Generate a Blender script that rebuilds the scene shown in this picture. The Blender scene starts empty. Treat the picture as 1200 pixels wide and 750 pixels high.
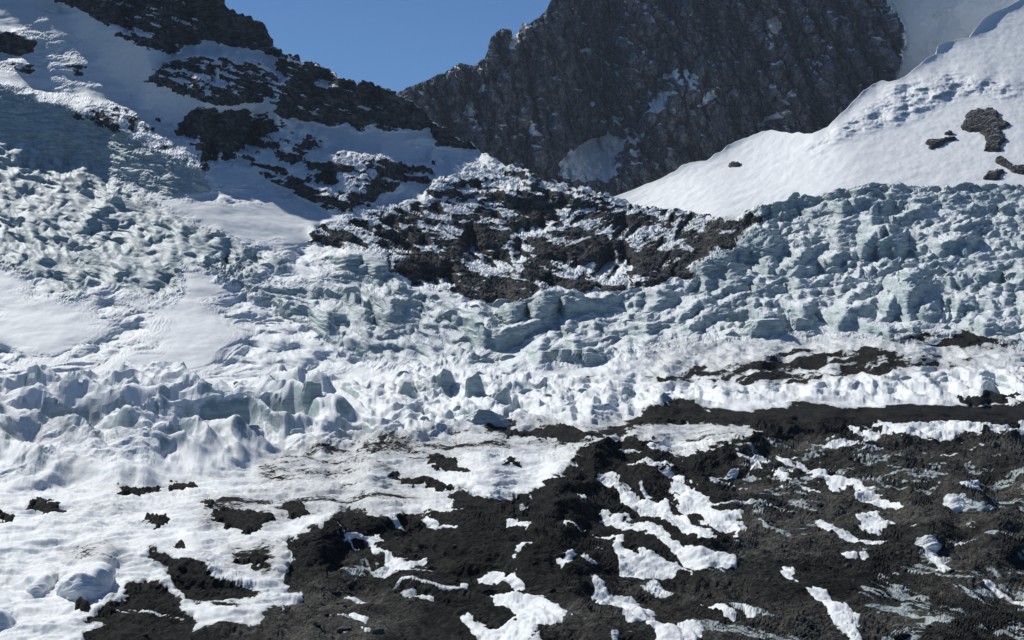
import bpy, math, random
import numpy as np
C = bpy.context.scene
F = 1666.7          # focal length in photo pixels (lens 50 mm on a 36 mm frame, 1200 px wide)
rng = np.random.default_rng(7)

# ------------------------------------------------------------------ noise
_P = np.random.default_rng(11).permutation(256).astype(np.int32)
_P = np.concatenate([_P, _P, _P])
_g = np.random.default_rng(12).normal(size=(256, 3)); _g /= np.linalg.norm(_g, axis=1)[:, None]
_GX, _GY, _GZ = [np.ascontiguousarray(_g[:, k]).astype(np.float32) for k in range(3)]
_R1 = np.random.default_rng(13).random(256).astype(np.float32)
_R2 = np.random.default_rng(14).random(256).astype(np.float32)
_R3 = np.random.default_rng(15).random(256).astype(np.float32)

def perlin(x, y, z=None, seed=0):
    x = np.asarray(x, np.float32) + seed * 17.31; y = np.asarray(y, np.float32) + seed * 5.77
    ix = np.floor(x); iy = np.floor(y); fx = x - ix; fy = y - iy
    ix = ix.astype(np.int32) & 255; iy = iy.astype(np.int32) & 255
    u = fx * fx * fx * (fx * (fx * 6 - 15) + 10); v = fy * fy * fy * (fy * (fy * 6 - 15) + 10)
    if z is None:
        def c(dx, dy):
            h = _P[_P[ix + dx] + iy + dy]
            return _GX[h] * (fx - dx) + _GY[h] * (fy - dy)
        a = c(0, 0); b = c(1, 0); a += u * (b - a)
        e = c(0, 1); f = c(1, 1); e += u * (f - e)
        return (a + v * (e - a)) * 1.7
    z = np.asarray(z, np.float32) + seed * 9.13
    iz = np.floor(z); fz = z - iz; iz = iz.astype(np.int32) & 255
    w = fz * fz * fz * (fz * (fz * 6 - 15) + 10)
    def c(dx, dy, dz):
        h = _P[_P[_P[ix + dx] + iy + dy] + iz + dz]
        return _GX[h] * (fx - dx) + _GY[h] * (fy - dy) + _GZ[h] * (fz - dz)
    out = []
    for dz in (0, 1):
        a = c(0, 0, dz); b = c(1, 0, dz); a += u * (b - a)
        e = c(0, 1, dz); f = c(1, 1, dz); e += u * (f - e)
        out.append(a + v * (e - a))
    return (out[0] + w * (out[1] - out[0])) * 1.6

def fbm(x, y, z=None, octs=4, seed=0, gain=.5, ridged=False):
    s = 0; a = 1; tot = 0
    for o in range(octs):
        k = 2.03 ** o
        n = perlin(x * k, y * k, None if z is None else z * k, seed + o * 3)
        if ridged: n = 1 - 2 * np.abs(n)
        s = s + a * n; tot += a; a *= gain
    return s / tot

def worley(x, y, seed=0, jit=.95):
    """F1, F2 and three random numbers of the nearest cell, with its offset"""
    x = np.asarray(x, np.float32); y = np.asarray(y, np.float32)
    ix = np.floor(x).astype(np.int32); iy = np.floor(y).astype(np.int32)
    f1 = np.full(x.shape, 9, np.float32); f2 = f1.copy(); hid = np.zeros(x.shape, np.int32)
    ox = np.zeros_like(f1); oy = np.zeros_like(f1)
    for dx in (-1, 0, 1):
        for dy in (-1, 0, 1):
            h = _P[_P[(ix + dx + seed * 7) & 255] + ((iy + dy) & 255)]
            px = ix + dx + .5 + (_R1[h] - .5) * jit - x; py = iy + dy + .5 + (_R2[h] - .5) * jit - y
            d = np.sqrt(px * px + py * py)
            near = d < f1
            f2 = np.where(near, f1, np.minimum(f2, d))
            f1 = np.where(near, d, f1); hid = np.where(near, h, hid)
            ox = np.where(near, -px, ox); oy = np.where(near, -py, oy)
    return f1, f2, _R1[hid], _R2[hid], _R3[hid], ox, oy

def sstep(a, b, x):
    t = np.clip((x - a) / (b - a), 0, 1); return t * t * (3 - 2 * t)

# ------------------------------------------------------------------ outlines of ground features (survey map in photo pixels)
MX0, MX1, MY0, MY1 = -220, 1420, -330, 880
def raster(polys):
    W, H = MX1 - MX0, MY1 - MY0
    m = np.zeros((H, W), np.float32)
    for p in polys:
        q = np.array(p, np.float32)
        x0 = max(int(q[:, 0].min()) - MX0 - 1, 0); x1 = min(int(q[:, 0].max()) - MX0 + 2, W)
        y0 = max(int(q[:, 1].min()) - MY0 - 1, 0); y1 = min(int(q[:, 1].max()) - MY0 + 2, H)
        if x1 <= x0 or y1 <= y0: continue
        gx, gy = np.meshgrid(np.arange(x0, x1) + MX0, np.arange(y0, y1) + MY0)
        ins = np.zeros(gx.shape, bool)
        for (ax, ay), (bx, by) in zip(q, np.roll(q, -1, 0)):
            if ay == by: continue
            cr = ((ay > gy) != (by > gy)) & (gx < (bx - ax) * (gy - ay) / (by - ay) + ax)
            ins ^= cr
        m[y0:y1, x0:x1] = np.maximum(m[y0:y1, x0:x1], ins)
    return m
def blur1(m, r, ax):
    n = m.shape[ax]; idx = np.arange(n)
    c = np.cumsum(m.astype(np.float64), axis=ax); c = np.concatenate([np.zeros_like(np.take(c, [0], ax)), c], ax)
    hi = np.clip(idx + r + 1, 0, n); lo = np.clip(idx - r, 0, n)
    s = np.take(c, hi, ax) - np.take(c, lo, ax)
    sh = [1] * m.ndim; sh[ax] = n
    return (s / (hi - lo).reshape(sh)).astype(np.float32)
def blur(m, rx, ry=None):
    ry = rx if ry is None else ry
    for _ in range(2):
        if rx: m = blur1(m, rx, 1)
        if ry: m = blur1(m, ry, 0)
    return m
def sample(m, px, py):
    x = np.clip(px - MX0, 0, m.shape[1] - 1.01); y = np.clip(py - MY0, 0, m.shape[0] - 1.01)
    ix = x.astype(np.int32); iy = y.astype(np.int32); fx = x - ix; fy = y - iy
    a = m[iy, ix] * (1 - fx) + m[iy, ix + 1] * fx; b = m[iy + 1, ix] * (1 - fx) + m[iy + 1, ix + 1] * fx
    return (a * (1 - fy) + b * fy).astype(np.float32)
def field(polys, px, py, r=2, ry=None): return sample(blur(raster(polys), r, ry), px, py)

CLIFF = [
 [(60,-70),(67,0),(100,13),(133,30),(160,50),(177,55),(195,64),(215,55),(240,50),(290,58),(318,56),(330,50),(290,-70)],
 [(170,90),(182,80),(200,72),(233,67),(277,67),(300,72),(317,80),(327,100),(327,113),(300,118),(267,123),(233,117),(207,108),(185,98)],
 [(320,133),(325,110),(330,98),(335,82),(322,62),(345,62),(370,72),(392,82),(400,92),(445,100),(475,115),(505,138),(512,150),(470,148),(440,150),(400,148),(360,143),(330,140)],
 [(355,190),(400,183),(440,190),(475,195),(510,205),(505,215),(470,218),(440,235),(420,242),(405,235),(385,222),(365,205)],
 [(515,208),(545,203),(580,203),(615,210),(618,222),(590,225),(565,235),(530,236),(505,232)],
 [(290,195),(300,200),(340,225),(375,240),(410,250),(408,240),(370,222),(345,205),(320,195)],
 [(310,168),(330,163),(360,165),(370,175),(350,185),(325,185)],
 [(215,165),(240,172),(250,182),(225,180)], [(245,160),(275,165),(285,178),(255,172)],
 [(85,130),(105,130),(145,130),(155,145),(150,158),(120,150),(95,142)],
 [(-160,30),(0,37),(20,38),(42,50),(35,62),(15,64),(0,62),(-160,70)],
 [(10,77),(35,76),(38,84),(20,85)], [(58,76),(75,76),(100,82),(95,86),(72,84)],
 [(505,152),(530,158),(552,168),(548,174),(515,165)], [(555,180),(600,200),(640,212),(690,226),(735,238),(700,236),(640,228),(590,210)],
]
CLIFF_MIX = [   # rock that shows through snow in streaks
 [(180,50),(330,50),(400,90),(520,148),(560,172),(640,212),(700,228),(735,238),(735,250),(600,250),(520,236),(420,252),(370,240),(280,196),(200,160),(230,125),(330,140),(300,60),(200,70)],
 [(85,125),(160,130),(290,190),(240,205),(150,160)],
]
SNOWLEDGE = [
 [(195,64),(215,56),(240,51),(290,60),(315,66),(330,90),(325,97),(305,74),(277,67),(233,67),(200,72)],
 [(328,130),(330,141),(360,144),(400,149),(440,151),(510,152),(508,166),(470,172),(430,172),(390,168),(350,150),(320,145)],
 [(400,168),(440,172),(510,172),(560,178),(595,192),(585,197),(540,190),(500,187),(450,186),(400,182),(370,178)],
 [(440,238),(470,222),(505,216),(505,234),(465,240)],
]
KNOLL = [[(362,270),(385,262),(420,250),(470,240),(520,235),(560,232),(600,218),(640,212),(690,226),(735,238),(800,248),(850,257),(895,262),(900,270),(872,276),(868,292),(850,300),(815,320),(810,330),(790,335),(760,340),(700,346),(650,346),(600,360),(560,357),(530,347),(500,340),(466,325),(440,300),(420,295),(395,292),(375,288)]]
KNOLL_DARK = [
 [(457,276),(475,271),(500,275),(525,280),(548,290),(550,296),(535,297),(500,288),(470,281)],
 [(460,318),(468,307),(485,300),(505,297),(525,297),(540,305),(550,322),(530,322),(500,331),(480,327)],
 [(500,344),(527,340),(533,330),(545,326),(570,325),(600,327),(625,335),(648,345),(620,352),(600,358),(575,352),(540,348)],
 [(590,262),(600,250),(625,232),(645,240),(657,262),(640,265),(615,265)],
 [(615,290),(640,278),(665,270),(700,272),(725,285),(740,292),(725,302),(705,303),(690,310),(660,305),(640,312),(625,310)],
 [(600,330),(615,310),(645,305),(660,318),(640,330),(625,336)],
 [(653,330),(690,325),(715,335),(725,340),(700,346),(670,344)],
 [(730,300),(760,295),(800,292),(840,298),(815,312),(808,325),(780,332),(755,330),(740,315)],
 [(800,278),(830,272),(865,278),(866,290),(845,300),(820,298)], [(823,265),(850,258),(890,265),(895,270),(870,276),(840,271)],
 [(372,285),(390,275),(410,272),(412,282),(395,293)], [(445,258),(470,252),(490,258),(480,266),(458,264)], [(525,255),(550,252),(560,262),(535,262)],
 [(545,268),(580,268),(605,275),(600,288),(575,290),(555,284)], [(575,305),(600,295),(610,300),(590,312)], [(690,250),(730,252),(780,262),(800,270),(760,268),(715,262)],
]
KNOLL_SNOW = [
 [(548,290),(556,280),(565,300),(572,322),(560,325),(550,318),(545,300)], [(560,325),(590,322),(600,312),(625,290),(620,285),(590,300),(572,312)],
 [(640,312),(690,312),(740,293),(735,310),(742,330),(730,340),(700,330),(665,322)], [(598,268),(640,266),(660,265),(655,276),(625,280),(600,278)],
 [(470,332),(500,334),(540,325),(532,338),(500,342),(480,338)],
]
ICE_UP = [[(-200,60),(0,100),(40,115),(70,122),(100,140),(150,158),(190,175),(235,205),(245,220),(240,228),(200,235),(170,225),(130,210),(60,185),(0,165),(-200,120)]]
ICE_LEFT = [[(-200,120),(0,168),(60,188),(130,212),(200,245),(290,290),(340,310),(335,325),(300,320),(270,325),(215,315),(216,345),(190,358),(150,350),(120,330),(90,355),(60,350),(40,330),(0,310),(-200,280)]]
ICE_MID = [[(250,300),(300,325),(340,335),(400,322),(460,335),(520,355),(560,360),(580,375),(565,400),(552,425),(500,442),(440,437),(400,412),(360,388),(310,360),(260,335)]]
ICE_RIGHT = [[(575,368),(600,356),(640,346),(700,347),(760,342),(810,332),(830,305),(860,285),(880,265),(868,252),(920,238),(1000,222),(1400,222),(1400,420),(1200,412),(1100,398),(1050,405),(1000,395),(930,402),(900,392),(850,404),(800,412),(760,408),(720,428),(680,430),(640,432),(590,442),(545,432),(555,400)]]
ICE_SMALL = [[(372,306),(400,298),(420,297),(448,306),(462,325),(465,340),(440,330),(400,320)]]
ICE_BAND = [[(-200,455),(30,452),(200,452),(420,448),(500,442),(600,442),(700,445),(760,460),(900,457),(1050,442),(1400,420),(1400,474),(1000,472),(850,475),(780,482),(700,500),(560,505),(430,535),(300,545),(190,560),(80,575),(-200,570)]]
BIGROW = [[(-200,455),(0,468),(60,462),(130,463),(150,458),(215,456),(240,480),(300,484),(330,455),(400,482),(430,490),(400,505),(330,522),(300,538),(250,556),(190,560),(140,576),(80,572),(0,550),(-200,560)]]
FACES = [   # ice faces that stand steep towards the valley
 [(-200,470),(0,475),(20,466),(33,466),(34,478),(30,500),(0,507),(-200,510)], [(34,478),(62,470),(72,464),(82,482),(88,497),(75,506),(50,501),(33,500)],
 [(86,490),(120,474),(132,468),(150,474),(172,484),(140,491),(100,497)], [(146,462),(156,457),(178,464),(200,460),(212,457),(232,479),(205,480),(172,484),(150,476)],
 [(165,515),(185,515),(191,525),(188,550),(165,558),(155,545),(160,530)], [(190,495),(222,494),(240,500),(248,535),(215,537),(200,515)], [(264,495),(282,500),(290,527),(278,524)], [(248,515),(265,512),(272,530),(255,530)],
 [(300,485),(322,495),(322,520),(308,512)], [(48,545),(55,533),(75,540),(92,550),(70,557)], [(105,500),(125,520),(140,545),(150,555),(128,550),(105,530),(98,515)], [(110,493),(132,500),(132,510),(120,510)], [(138,508),(165,515),(158,540),(145,530)],
 [(65,568),(78,560),(92,570),(78,574)], [(20,570),(32,558),(42,567),(30,570)], [(105,552),(125,548),(140,560),(138,570),(120,563)],
 [(335,462),(352,450),(370,468),(360,474),(340,476)], [(350,488),(365,482),(375,503),(358,505)], [(375,478),(388,492),(390,503),(376,492)], [(404,480),(425,485),(420,497)], [(464,458),(475,450),(485,465),(475,470)], [(487,455),(505,458),(508,468),(488,468)], [(515,450),(525,445),(535,462),(518,464)], [(545,455),(560,445),(568,465),(562,474),(548,465)],
 [(540,485),(560,484),(585,485),(598,490),(590,502),(565,498),(540,498)], [(570,480),(590,468),(592,480)],
 [(180,310),(205,305),(215,335),(208,350),(190,357),(180,345),(190,325)], [(60,305),(80,300),(110,300),(100,325),(92,353),(70,350),(58,340),(70,328)], [(0,270),(30,265),(65,262),(65,280),(35,290),(0,287)], [(95,275),(120,265),(135,275),(135,290),(110,295),(90,290)],
 [(98,255),(112,225),(120,227),(130,255)], [(0,215),(15,190),(35,215),(55,232),(45,240),(20,245),(0,235)], [(110,330),(125,325),(130,335),(115,342)], [(812,330),(835,312),(868,282),(905,280),(915,310),(885,315),(870,318),(845,325),(825,335)], [(870,395),(900,376),(918,388),(920,394)], [(930,385),(945,377),(950,388),(935,392)],
 [(875,255),(920,240),(980,232),(975,240),(930,250),(900,257)], [(1010,310),(1015,290),(1035,287),(1060,295),(1058,308),(1035,312)], [(585,375),(600,360),(650,352),(660,362),(630,375),(600,385)], [(575,400),(600,390),(640,380),(650,390),(620,400),(585,415)], [(660,366),(720,355),(730,362),(690,375),(660,378)],
 [(655,425),(665,418),(678,418),(675,432)], [(680,432),(685,420),(700,422),(710,428)],
]
DEB_MAIN = [[(333,637),(370,628),(385,618),(400,607),(433,603),(467,610),(503,610),(533,603),(527,587),(543,572),(567,588),(600,587),(633,575),(657,560),(677,550),(677,530),(700,523),(767,520),(780,533),(800,543),(833,530),(897,512),(880,503),(840,500),(800,499),(735,500),(760,484),(800,470),(830,480),(870,482),(930,474),(1000,480),(1060,474),(1100,476),(1420,472),(1420,878),(80,878),(105,745),(230,748),(300,733),(357,712),(340,705),(333,690),(337,665)],
 [(160,647),(200,657),(233,670),(267,687),(297,697),(293,710),(277,722),(233,713),(213,700),(200,673)],
 [(150,693),(170,685),(215,705),(213,715),(228,735),(225,745),(200,760),(100,770),(100,740),(118,728),(118,718),(140,718)]]
DEB_BAND = [[(760,449),(810,435),(860,432),(900,420),(950,412),(1000,415),(1020,409),(1060,418),(1100,420),(1095,430),(1040,440),(980,448),(920,455),(860,450),(830,450),(800,455)], [(665,450),(690,440),(745,443),(730,450),(690,452)], [(1100,428),(1130,424),(1150,430),(1120,434)], [(560,505),(600,500),(680,508),(740,500),(735,512),(680,520),(600,515)], [(590,470),(640,466),(660,472),(620,478)], [(1060,400),(1120,392),(1200,405),(1180,412),(1100,410)]]
DEB_BLOB = [   # (outline, label)
 ([(495,545),(505,538),(530,545),(550,558),(540,562),(515,555)], 'narrow dark gravel patch on white snow, just above the wider gravel tongue'),
 ([(455,562),(480,565),(520,570),(540,575),(525,582),(500,575),(470,572)], 'wide dark gravel tongue on snow above the edge of the main debris'),
 ([(585,542),(600,545),(612,552),(600,552)], 'tiny dark gravel lens in the smooth snow hollow above the debris'),
 ([(590,512),(640,508),(660,502),(690,510),(700,518),(660,522),(620,517)], 'speckled grey gravel strip between broken ice and the central debris ridge'),
 ([(245,612),(260,605),(290,603),(315,610),(322,620),(300,628),(280,630),(255,620)], 'broad speckled gravel patch alone on the snow left of the main debris'),
 ([(325,600),(350,597),(368,607),(345,612)], 'small speckled gravel patch right of the broad speckled one'),
 ([(30,600),(50,590),(75,598),(70,608),(45,608)], 'dark ragged gravel patch near the left snow edge'),
 ([(-20,604),(18,607),(15,613),(-20,613)], 'dark gravel patch cut by the left edge of the photo'),
 ([(135,579),(165,580),(168,586),(145,587)], 'lowest thin dark gravel lens under the big seracs'),
 ([(155,576),(190,577),(190,583),(160,581)], 'middle thin dark gravel lens under the big seracs'),
 ([(195,573),(228,574),(225,581),(200,579)], 'right dark gravel lens under the big seracs'),
 ([(235,598),(243,590),(250,597),(242,603)], 'small dark gravel spot above the broad speckled patch'),
 ([(170,612),(195,612),(200,620),(180,622)], 'small grey gravel patch on snow midway to the left hollow'),
 ([(270,660),(310,658),(315,675),(290,672)], 'grey speckled gravel patch inside the snow bay'),
 ([(118,722),(135,718),(140,730),(120,730)], 'small dark gravel clump at the left end of the debris'),
 ([(92,722),(105,722),(106,730),(94,729)], 'tiny dark gravel spot beyond the left end of the debris'),
 ([(1130,470),(1180,466),(1190,472),(1140,476)], 'dark gravel crest on the right ice ridge'),
 ([(760,494),(800,488),(850,490),(840,496),(790,498)], 'thin gravel strip above the white snow lens'),
 ([(205,638),(214,637),(220,643),(208,644)], 'tiny gravel spot at the tip of the snow bay'),
 ([(50,452),(60,449),(68,453),(62,456)], 'black rock patch on the crest of the left seracs'),
]
SPECK = [[(230,590),(400,575),(470,560),(520,590),(420,604),(330,625),(230,640)], [(300,540),(560,500),(700,495),(690,530),(560,535),(400,570),(300,575)], [(690,490),(900,495),(890,512),(840,525),(790,535),(720,520)], [(60,635),(140,640),(150,665),(80,665)], [(255,640),(325,640),(330,690),(270,670)], [(760,400),(1130,390),(1200,410),(1300,430),(1150,440),(900,458),(760,458)]]
STREAK = [[(960,530),(1110,540),(1110,585),(1020,590),(960,560)], [(850,520),(960,520),(960,600),(880,600)], [(870,600),(960,590),(960,640),(900,640)], [(800,720),(950,715),(960,850),(780,850)], [(1030,640),(1300,690),(1300,850),(1080,850),(1000,720)], [(1000,690),(1080,690),(1100,850),(960,850)], [(1130,540),(1300,540),(1300,700),(1140,640)], [(400,650),(450,660),(440,690),(400,700)]]
SCARP = [[(735,502),(760,484),(800,470),(850,478),(920,472),(960,470),(1000,478),(1100,475),(1300,472),(1300,492),(1150,494),(1040,496),(960,505),(880,500),(800,500)],
 [(795,560),(810,545),(835,530),(870,520),(897,513),(930,520),(900,530),(880,545),(870,570),(850,570)], [(677,550),(690,528),(740,520),(775,522),(780,530),(740,540),(700,548),(690,560)],
 [(640,600),(655,565),(690,552),(720,560),(700,590),(690,620),(650,640),(600,650),(590,620)], [(340,640),(400,610),(470,612),(540,606),(590,610),(580,640),(520,650),(460,640),(400,660)], [(500,640),(600,630),(660,640),(690,680),(620,670),(540,680)],
 [(160,650),(200,658),(250,685),(293,702),(277,718),(220,700)], [(345,645),(390,655),(400,690),(350,700)], [(730,560),(790,575),(830,595),(800,598),(760,585)], [(840,640),(800,650),(830,690),(870,690)], [(1050,600),(1110,610),(1180,640),(1200,690),(1130,680),(1070,640)], [(1140,545),(1200,540),(1300,560),(1300,620),(1200,600)]]
PATCH = [   # snow lying on the debris: (outline, label)
 ([(398,630),(430,635),(448,633),(440,645),(455,655),(470,665),(500,658),(498,666),(470,673),(455,672),(445,660),(435,645),(420,640),(398,637)], 'forked white snow strip at the upper left of the debris'),
 ([(486,606),(500,613),(520,620),(536,622),(533,625),(515,622),(500,616)], 'thin snow tail running down from the snow edge into the debris'),
 ([(594,615),(610,612),(622,612),(620,618),(627,625),(612,626),(597,622)], 'compact white snow patch high on the central debris mound'),
 ([(600,645),(615,640),(618,645),(606,648)], 'tiny snow spot, upper of two, in the middle of the debris'),
 ([(600,652),(610,650),(611,656),(602,658)], 'tiny snow spot, lower of two, in the middle of the debris'),
 ([(555,678),(580,670),(590,678),(600,678),(605,668),(615,680),(612,695),(606,698),(600,690),(590,688),(575,686),(560,682)], 'greyish two-pronged snow patch above the large bottom snow patch'),
 ([(537,695),(550,697),(556,704),(543,703)], 'small snow spot at the upper left of the large bottom patch'),
 ([(565,705),(600,710),(625,705),(640,703),(650,715),(665,722),(660,732),(640,738),(635,745),(622,775),(545,775),(565,750),(543,735),(543,728),(565,735),(580,740),(600,735),(605,722),(590,716)], 'large white snow patch at the bottom centre of the debris'),
 ([(695,562),(715,560),(735,575),(760,590),(790,605),(805,612),(830,625),(835,632),(810,628),(790,620),(765,610),(740,600),(730,585)], 'long diagonal snow streak, uppermost on the left flank of the debris valley'),
 ([(700,607),(730,606),(755,620),(785,630),(800,640),(830,650),(865,665),(862,671),(830,672),(800,660),(775,640),(745,620),(720,615)], 'second long diagonal snow streak below the uppermost one'),
 ([(660,620),(672,619),(690,628),(705,630),(722,632),(735,650),(755,650),(785,660),(808,667),(800,673),(770,680),(745,685),(735,678),(728,660),(715,640),(690,630)], 'broad snow patch with a pointed upper end, below the diagonal streaks'),
 ([(685,678),(700,685),(715,695),(740,705),(755,715),(768,728),(750,738),(735,738),(715,725),(700,715),(692,700),(700,695)], 'wide snow patch right of the large bottom one'),
 ([(760,735),(780,737),(800,745),(815,775),(775,775)], 'snow patch touching the bottom edge right of the wide one'),
 ([(780,558),(800,565),(825,585),(840,605),(870,600),(866,612),(874,625),(860,630),(845,625),(835,615),(800,600),(790,580)], 'branching snow patch on the floor of the debris valley'),
 ([(860,538),(880,543),(900,551),(895,556),(878,552)], 'short bright snow patch at the left foot of the dark debris ridge'),
 ([(903,540),(935,545),(960,555),(990,568),(1025,576),(1015,578),(980,575),(950,562),(925,552)], 'long thin snow streak below the dark debris ridge'),
 ([(905,558),(920,560),(925,570),(910,572)], 'small blocky snow patch below the long thin streak'),
 ([(940,577),(960,576),(965,582),(945,582)], 'small flat snow lens right of the blocky patch'),
 ([(1000,581),(1015,582),(1035,590),(1065,594),(1050,600),(1030,598)], 'ragged snow streak in the middle of the right debris slope'),
 ([(995,612),(1010,610),(1015,605),(1030,602),(1037,612),(1045,628),(1030,630),(1010,622)], 'triangular snow patch in the middle of the right debris slope'),
 ([(948,613),(975,619),(1000,629),(1025,637),(1052,641),(1040,644),(1010,639),(980,629)], 'curved snow streak just below the triangular patch'),
 ([(908,667),(925,671),(940,685),(935,689)], 'short snow streak above the long steep snow gully'),
 ([(950,697),(975,702),(980,714),(1000,728),(1018,770),(1005,770),(983,732),(963,713)], 'steep snow gully running off the bottom edge'),
 ([(1020,502),(1035,499),(1060,507),(1100,504),(1135,506),(1162,510),(1140,515),(1100,518),(1060,516),(1035,512)], 'long flat snow lens under the dark crest on the right'),
 ([(985,508),(1000,511),(1020,521),(1038,519),(1018,526)], 'narrow snow hook left of the long flat lens'),
 ([(1088,496),(1130,501),(1240,509),(1240,514),(1170,513),(1110,504)], 'thin snow band along the dark crest at the right edge'),
 ([(1068,644),(1090,654),(1118,671),(1110,674),(1083,660)], 'bright snow strip under the small blue hollow'),
 ([(1148,689),(1180,699),(1230,718),(1225,722),(1175,706)], 'thin diagonal snow streak at the lower right edge'),
 ([(407,722),(418,722),(429,731),(420,737),(408,731)], 'small oval snow spot at the lower left of the debris'),
 ([(468,702),(480,706),(512,706),(512,710),(485,711)], 'thin snow rim beside the dark round melt hollow'),
 ([(813,706),(830,714),(850,723),(863,730),(858,734),(835,723)], 'short snow streak at the bottom right of the debris valley'),
 ([(798,740),(810,734),(820,745),(815,772),(798,772)], 'small snow patch on the bottom edge in the debris valley'),
 ([(869,722),(878,721),(884,728),(875,731)], 'tiny snow spot near the bottom of the debris valley'),
 ([(660,655),(670,651),(675,660),(665,667),(660,663)], 'small grey snow spot left of the broad pointed patch'),
 ([(682,652),(692,655),(701,664),(690,660)], 'thin snow sliver beside the small grey snow spot'),
 ([(995,653),(1003,651),(1006,657),(999,660)], 'left of two small snow spots under the curved streak'),
 ([(1006,657),(1015,655),(1018,663),(1010,666)], 'right of two small snow spots under the curved streak'),
 ([(1122,570),(1135,569),(1150,576),(1152,582),(1138,577)], 'small snow cap above the large blue hollow'),
 ([(760,527),(800,520),(845,518),(842,524),(800,530),(770,533)], 'thin pale snow strip across the central debris ridge'),
 ([(757,548),(775,546),(780,551),(762,553)], 'small snow spot on the crest of the central debris ridge'),
 ([(770,558),(778,556),(800,568),(812,578),(800,575)], 'narrow snow strip beside the branching valley patch'),
]
HOLLOW = [[(1108,600),(1112,585),(1128,583),(1150,592),(1163,606),(1140,608),(1118,606)], [(1074,645),(1080,636),(1094,634),(1099,655),(1090,653)], [(469,698),(472,687),(484,688),(488,703),(478,705)], [(70,702),(78,690),(105,683),(125,671),(122,700),(100,715),(82,712)], [(36,702),(45,690),(60,685),(62,695),(45,705)], [(-30,732),(0,728),(10,740),(5,748),(-30,750)], [(540,575),(545,568),(560,570),(575,580),(582,588),(568,589),(555,585)], [(522,576),(540,574),(542,579),(528,580)]]
WALL = [[(440,110),(500,92),(520,86),(540,74),(556,77),(570,68),(575,50),(580,38),(640,10),(650,0),(650,-330),(1035,-330),(1035,0),(1050,30),(1058,52),(1050,72),(1030,95),(1010,105),(985,130),(970,150),(945,167),(918,166),(905,145),(870,160),(830,185),(800,195),(770,210),(740,222),(700,242),(440,242)]]
WALL_SNOW = [[(655,190),(680,170),(700,160),(738,163),(735,175),(720,185),(715,200),(705,213),(675,213),(657,205)], [(532,140),(545,134),(548,118),(556,116),(554,128),(563,130),(548,137),(540,147)],
 [(763,118),(785,107),(790,112),(780,125),(770,137),(765,130)], [(745,166),(762,150),(756,163),(747,169)], [(705,207),(720,195),(728,190),(722,205),(712,214),(706,213)], [(600,42),(611,38),(606,52),(600,60)], [(563,104),(567,100),(570,108),(564,110)],
 [(903,30),(905,18),(912,20),(912,34),(907,38)], [(815,125),(828,112),(839,98),(836,112),(827,124)], [(916,120),(925,108),(940,100),(930,112),(920,125)], [(882,150),(900,138),(922,128),(920,135),(900,143)], [(935,160),(945,146),(942,155),(936,163)], [(776,98),(795,82),(790,92)], [(1015,17),(1022,18),(1020,22)], [(758,22),(768,17),(762,28)], [(785,28),(790,26),(788,32)], [(805,17),(810,14),(808,21)]]
WALL_FAINT = [[(720,145),(728,110),(750,105),(762,115),(745,130),(735,150)], [(585,140),(600,128),(625,140),(630,170),(610,175),(595,160)], [(890,65),(900,40),(912,10),(922,0),(915,40),(905,60)], [(800,75),(815,85),(812,130),(805,140)], [(900,125),(905,85),(912,80),(905,120)], [(690,110),(700,115),(695,130)], [(840,90),(830,120),(850,80)], [(725,-10),(745,0),(735,12)]]
SPUR = [[(790,95),(830,110),(850,150),(835,182),(800,196),(770,210),(740,224),(705,232),(715,205),(735,178),(748,150),(768,118)]]
OUTCROP = [
 ([(1127,152),(1130,140),(1138,131),(1165,128),(1171,138),(1182,145),(1172,153),(1178,165),(1171,178),(1153,178),(1155,160),(1147,154),(1140,155)], 'largest dark rock outcrop on the right snow slope, hooked in shape'),
 ([(1083,169),(1092,164),(1102,165),(1112,160),(1119,161),(1105,170),(1088,175)], 'low flat dark rock just left of the hooked outcrop'),
 ([(1154,211),(1160,202),(1176,199),(1176,204),(1168,210)], 'lower left rock of the pair beneath the hooked outcrop'),
 ([(1165,189),(1172,184),(1182,190),(1186,196),(1230,196),(1230,205),(1190,203),(1176,195)], 'long rock at the right edge beneath the hooked outcrop'),
 ([(853,193),(862,190),(872,192),(864,197),(854,197)], 'small lone dark rock in snow below the cliff foot'),
 ([(1107,157),(1112,153),(1114,158)], 'tiny dark rock between the flat rock and the hooked outcrop'),
]
UPPER_ICE = [[(1035,-330),(1035,0),(1050,20),(1060,60),(1090,48),(1120,44),(1140,48),(1180,20),(1220,0),(1420,-60),(1420,-330)]]
SLOPE_ICE = [[(1050,100),(1090,92),(1110,88),(1160,93),(1200,108),(1180,114),(1130,112),(1095,125),(1070,140),(1000,160),(960,175),(930,185),(960,165),(1000,140),(1035,112)]]

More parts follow.
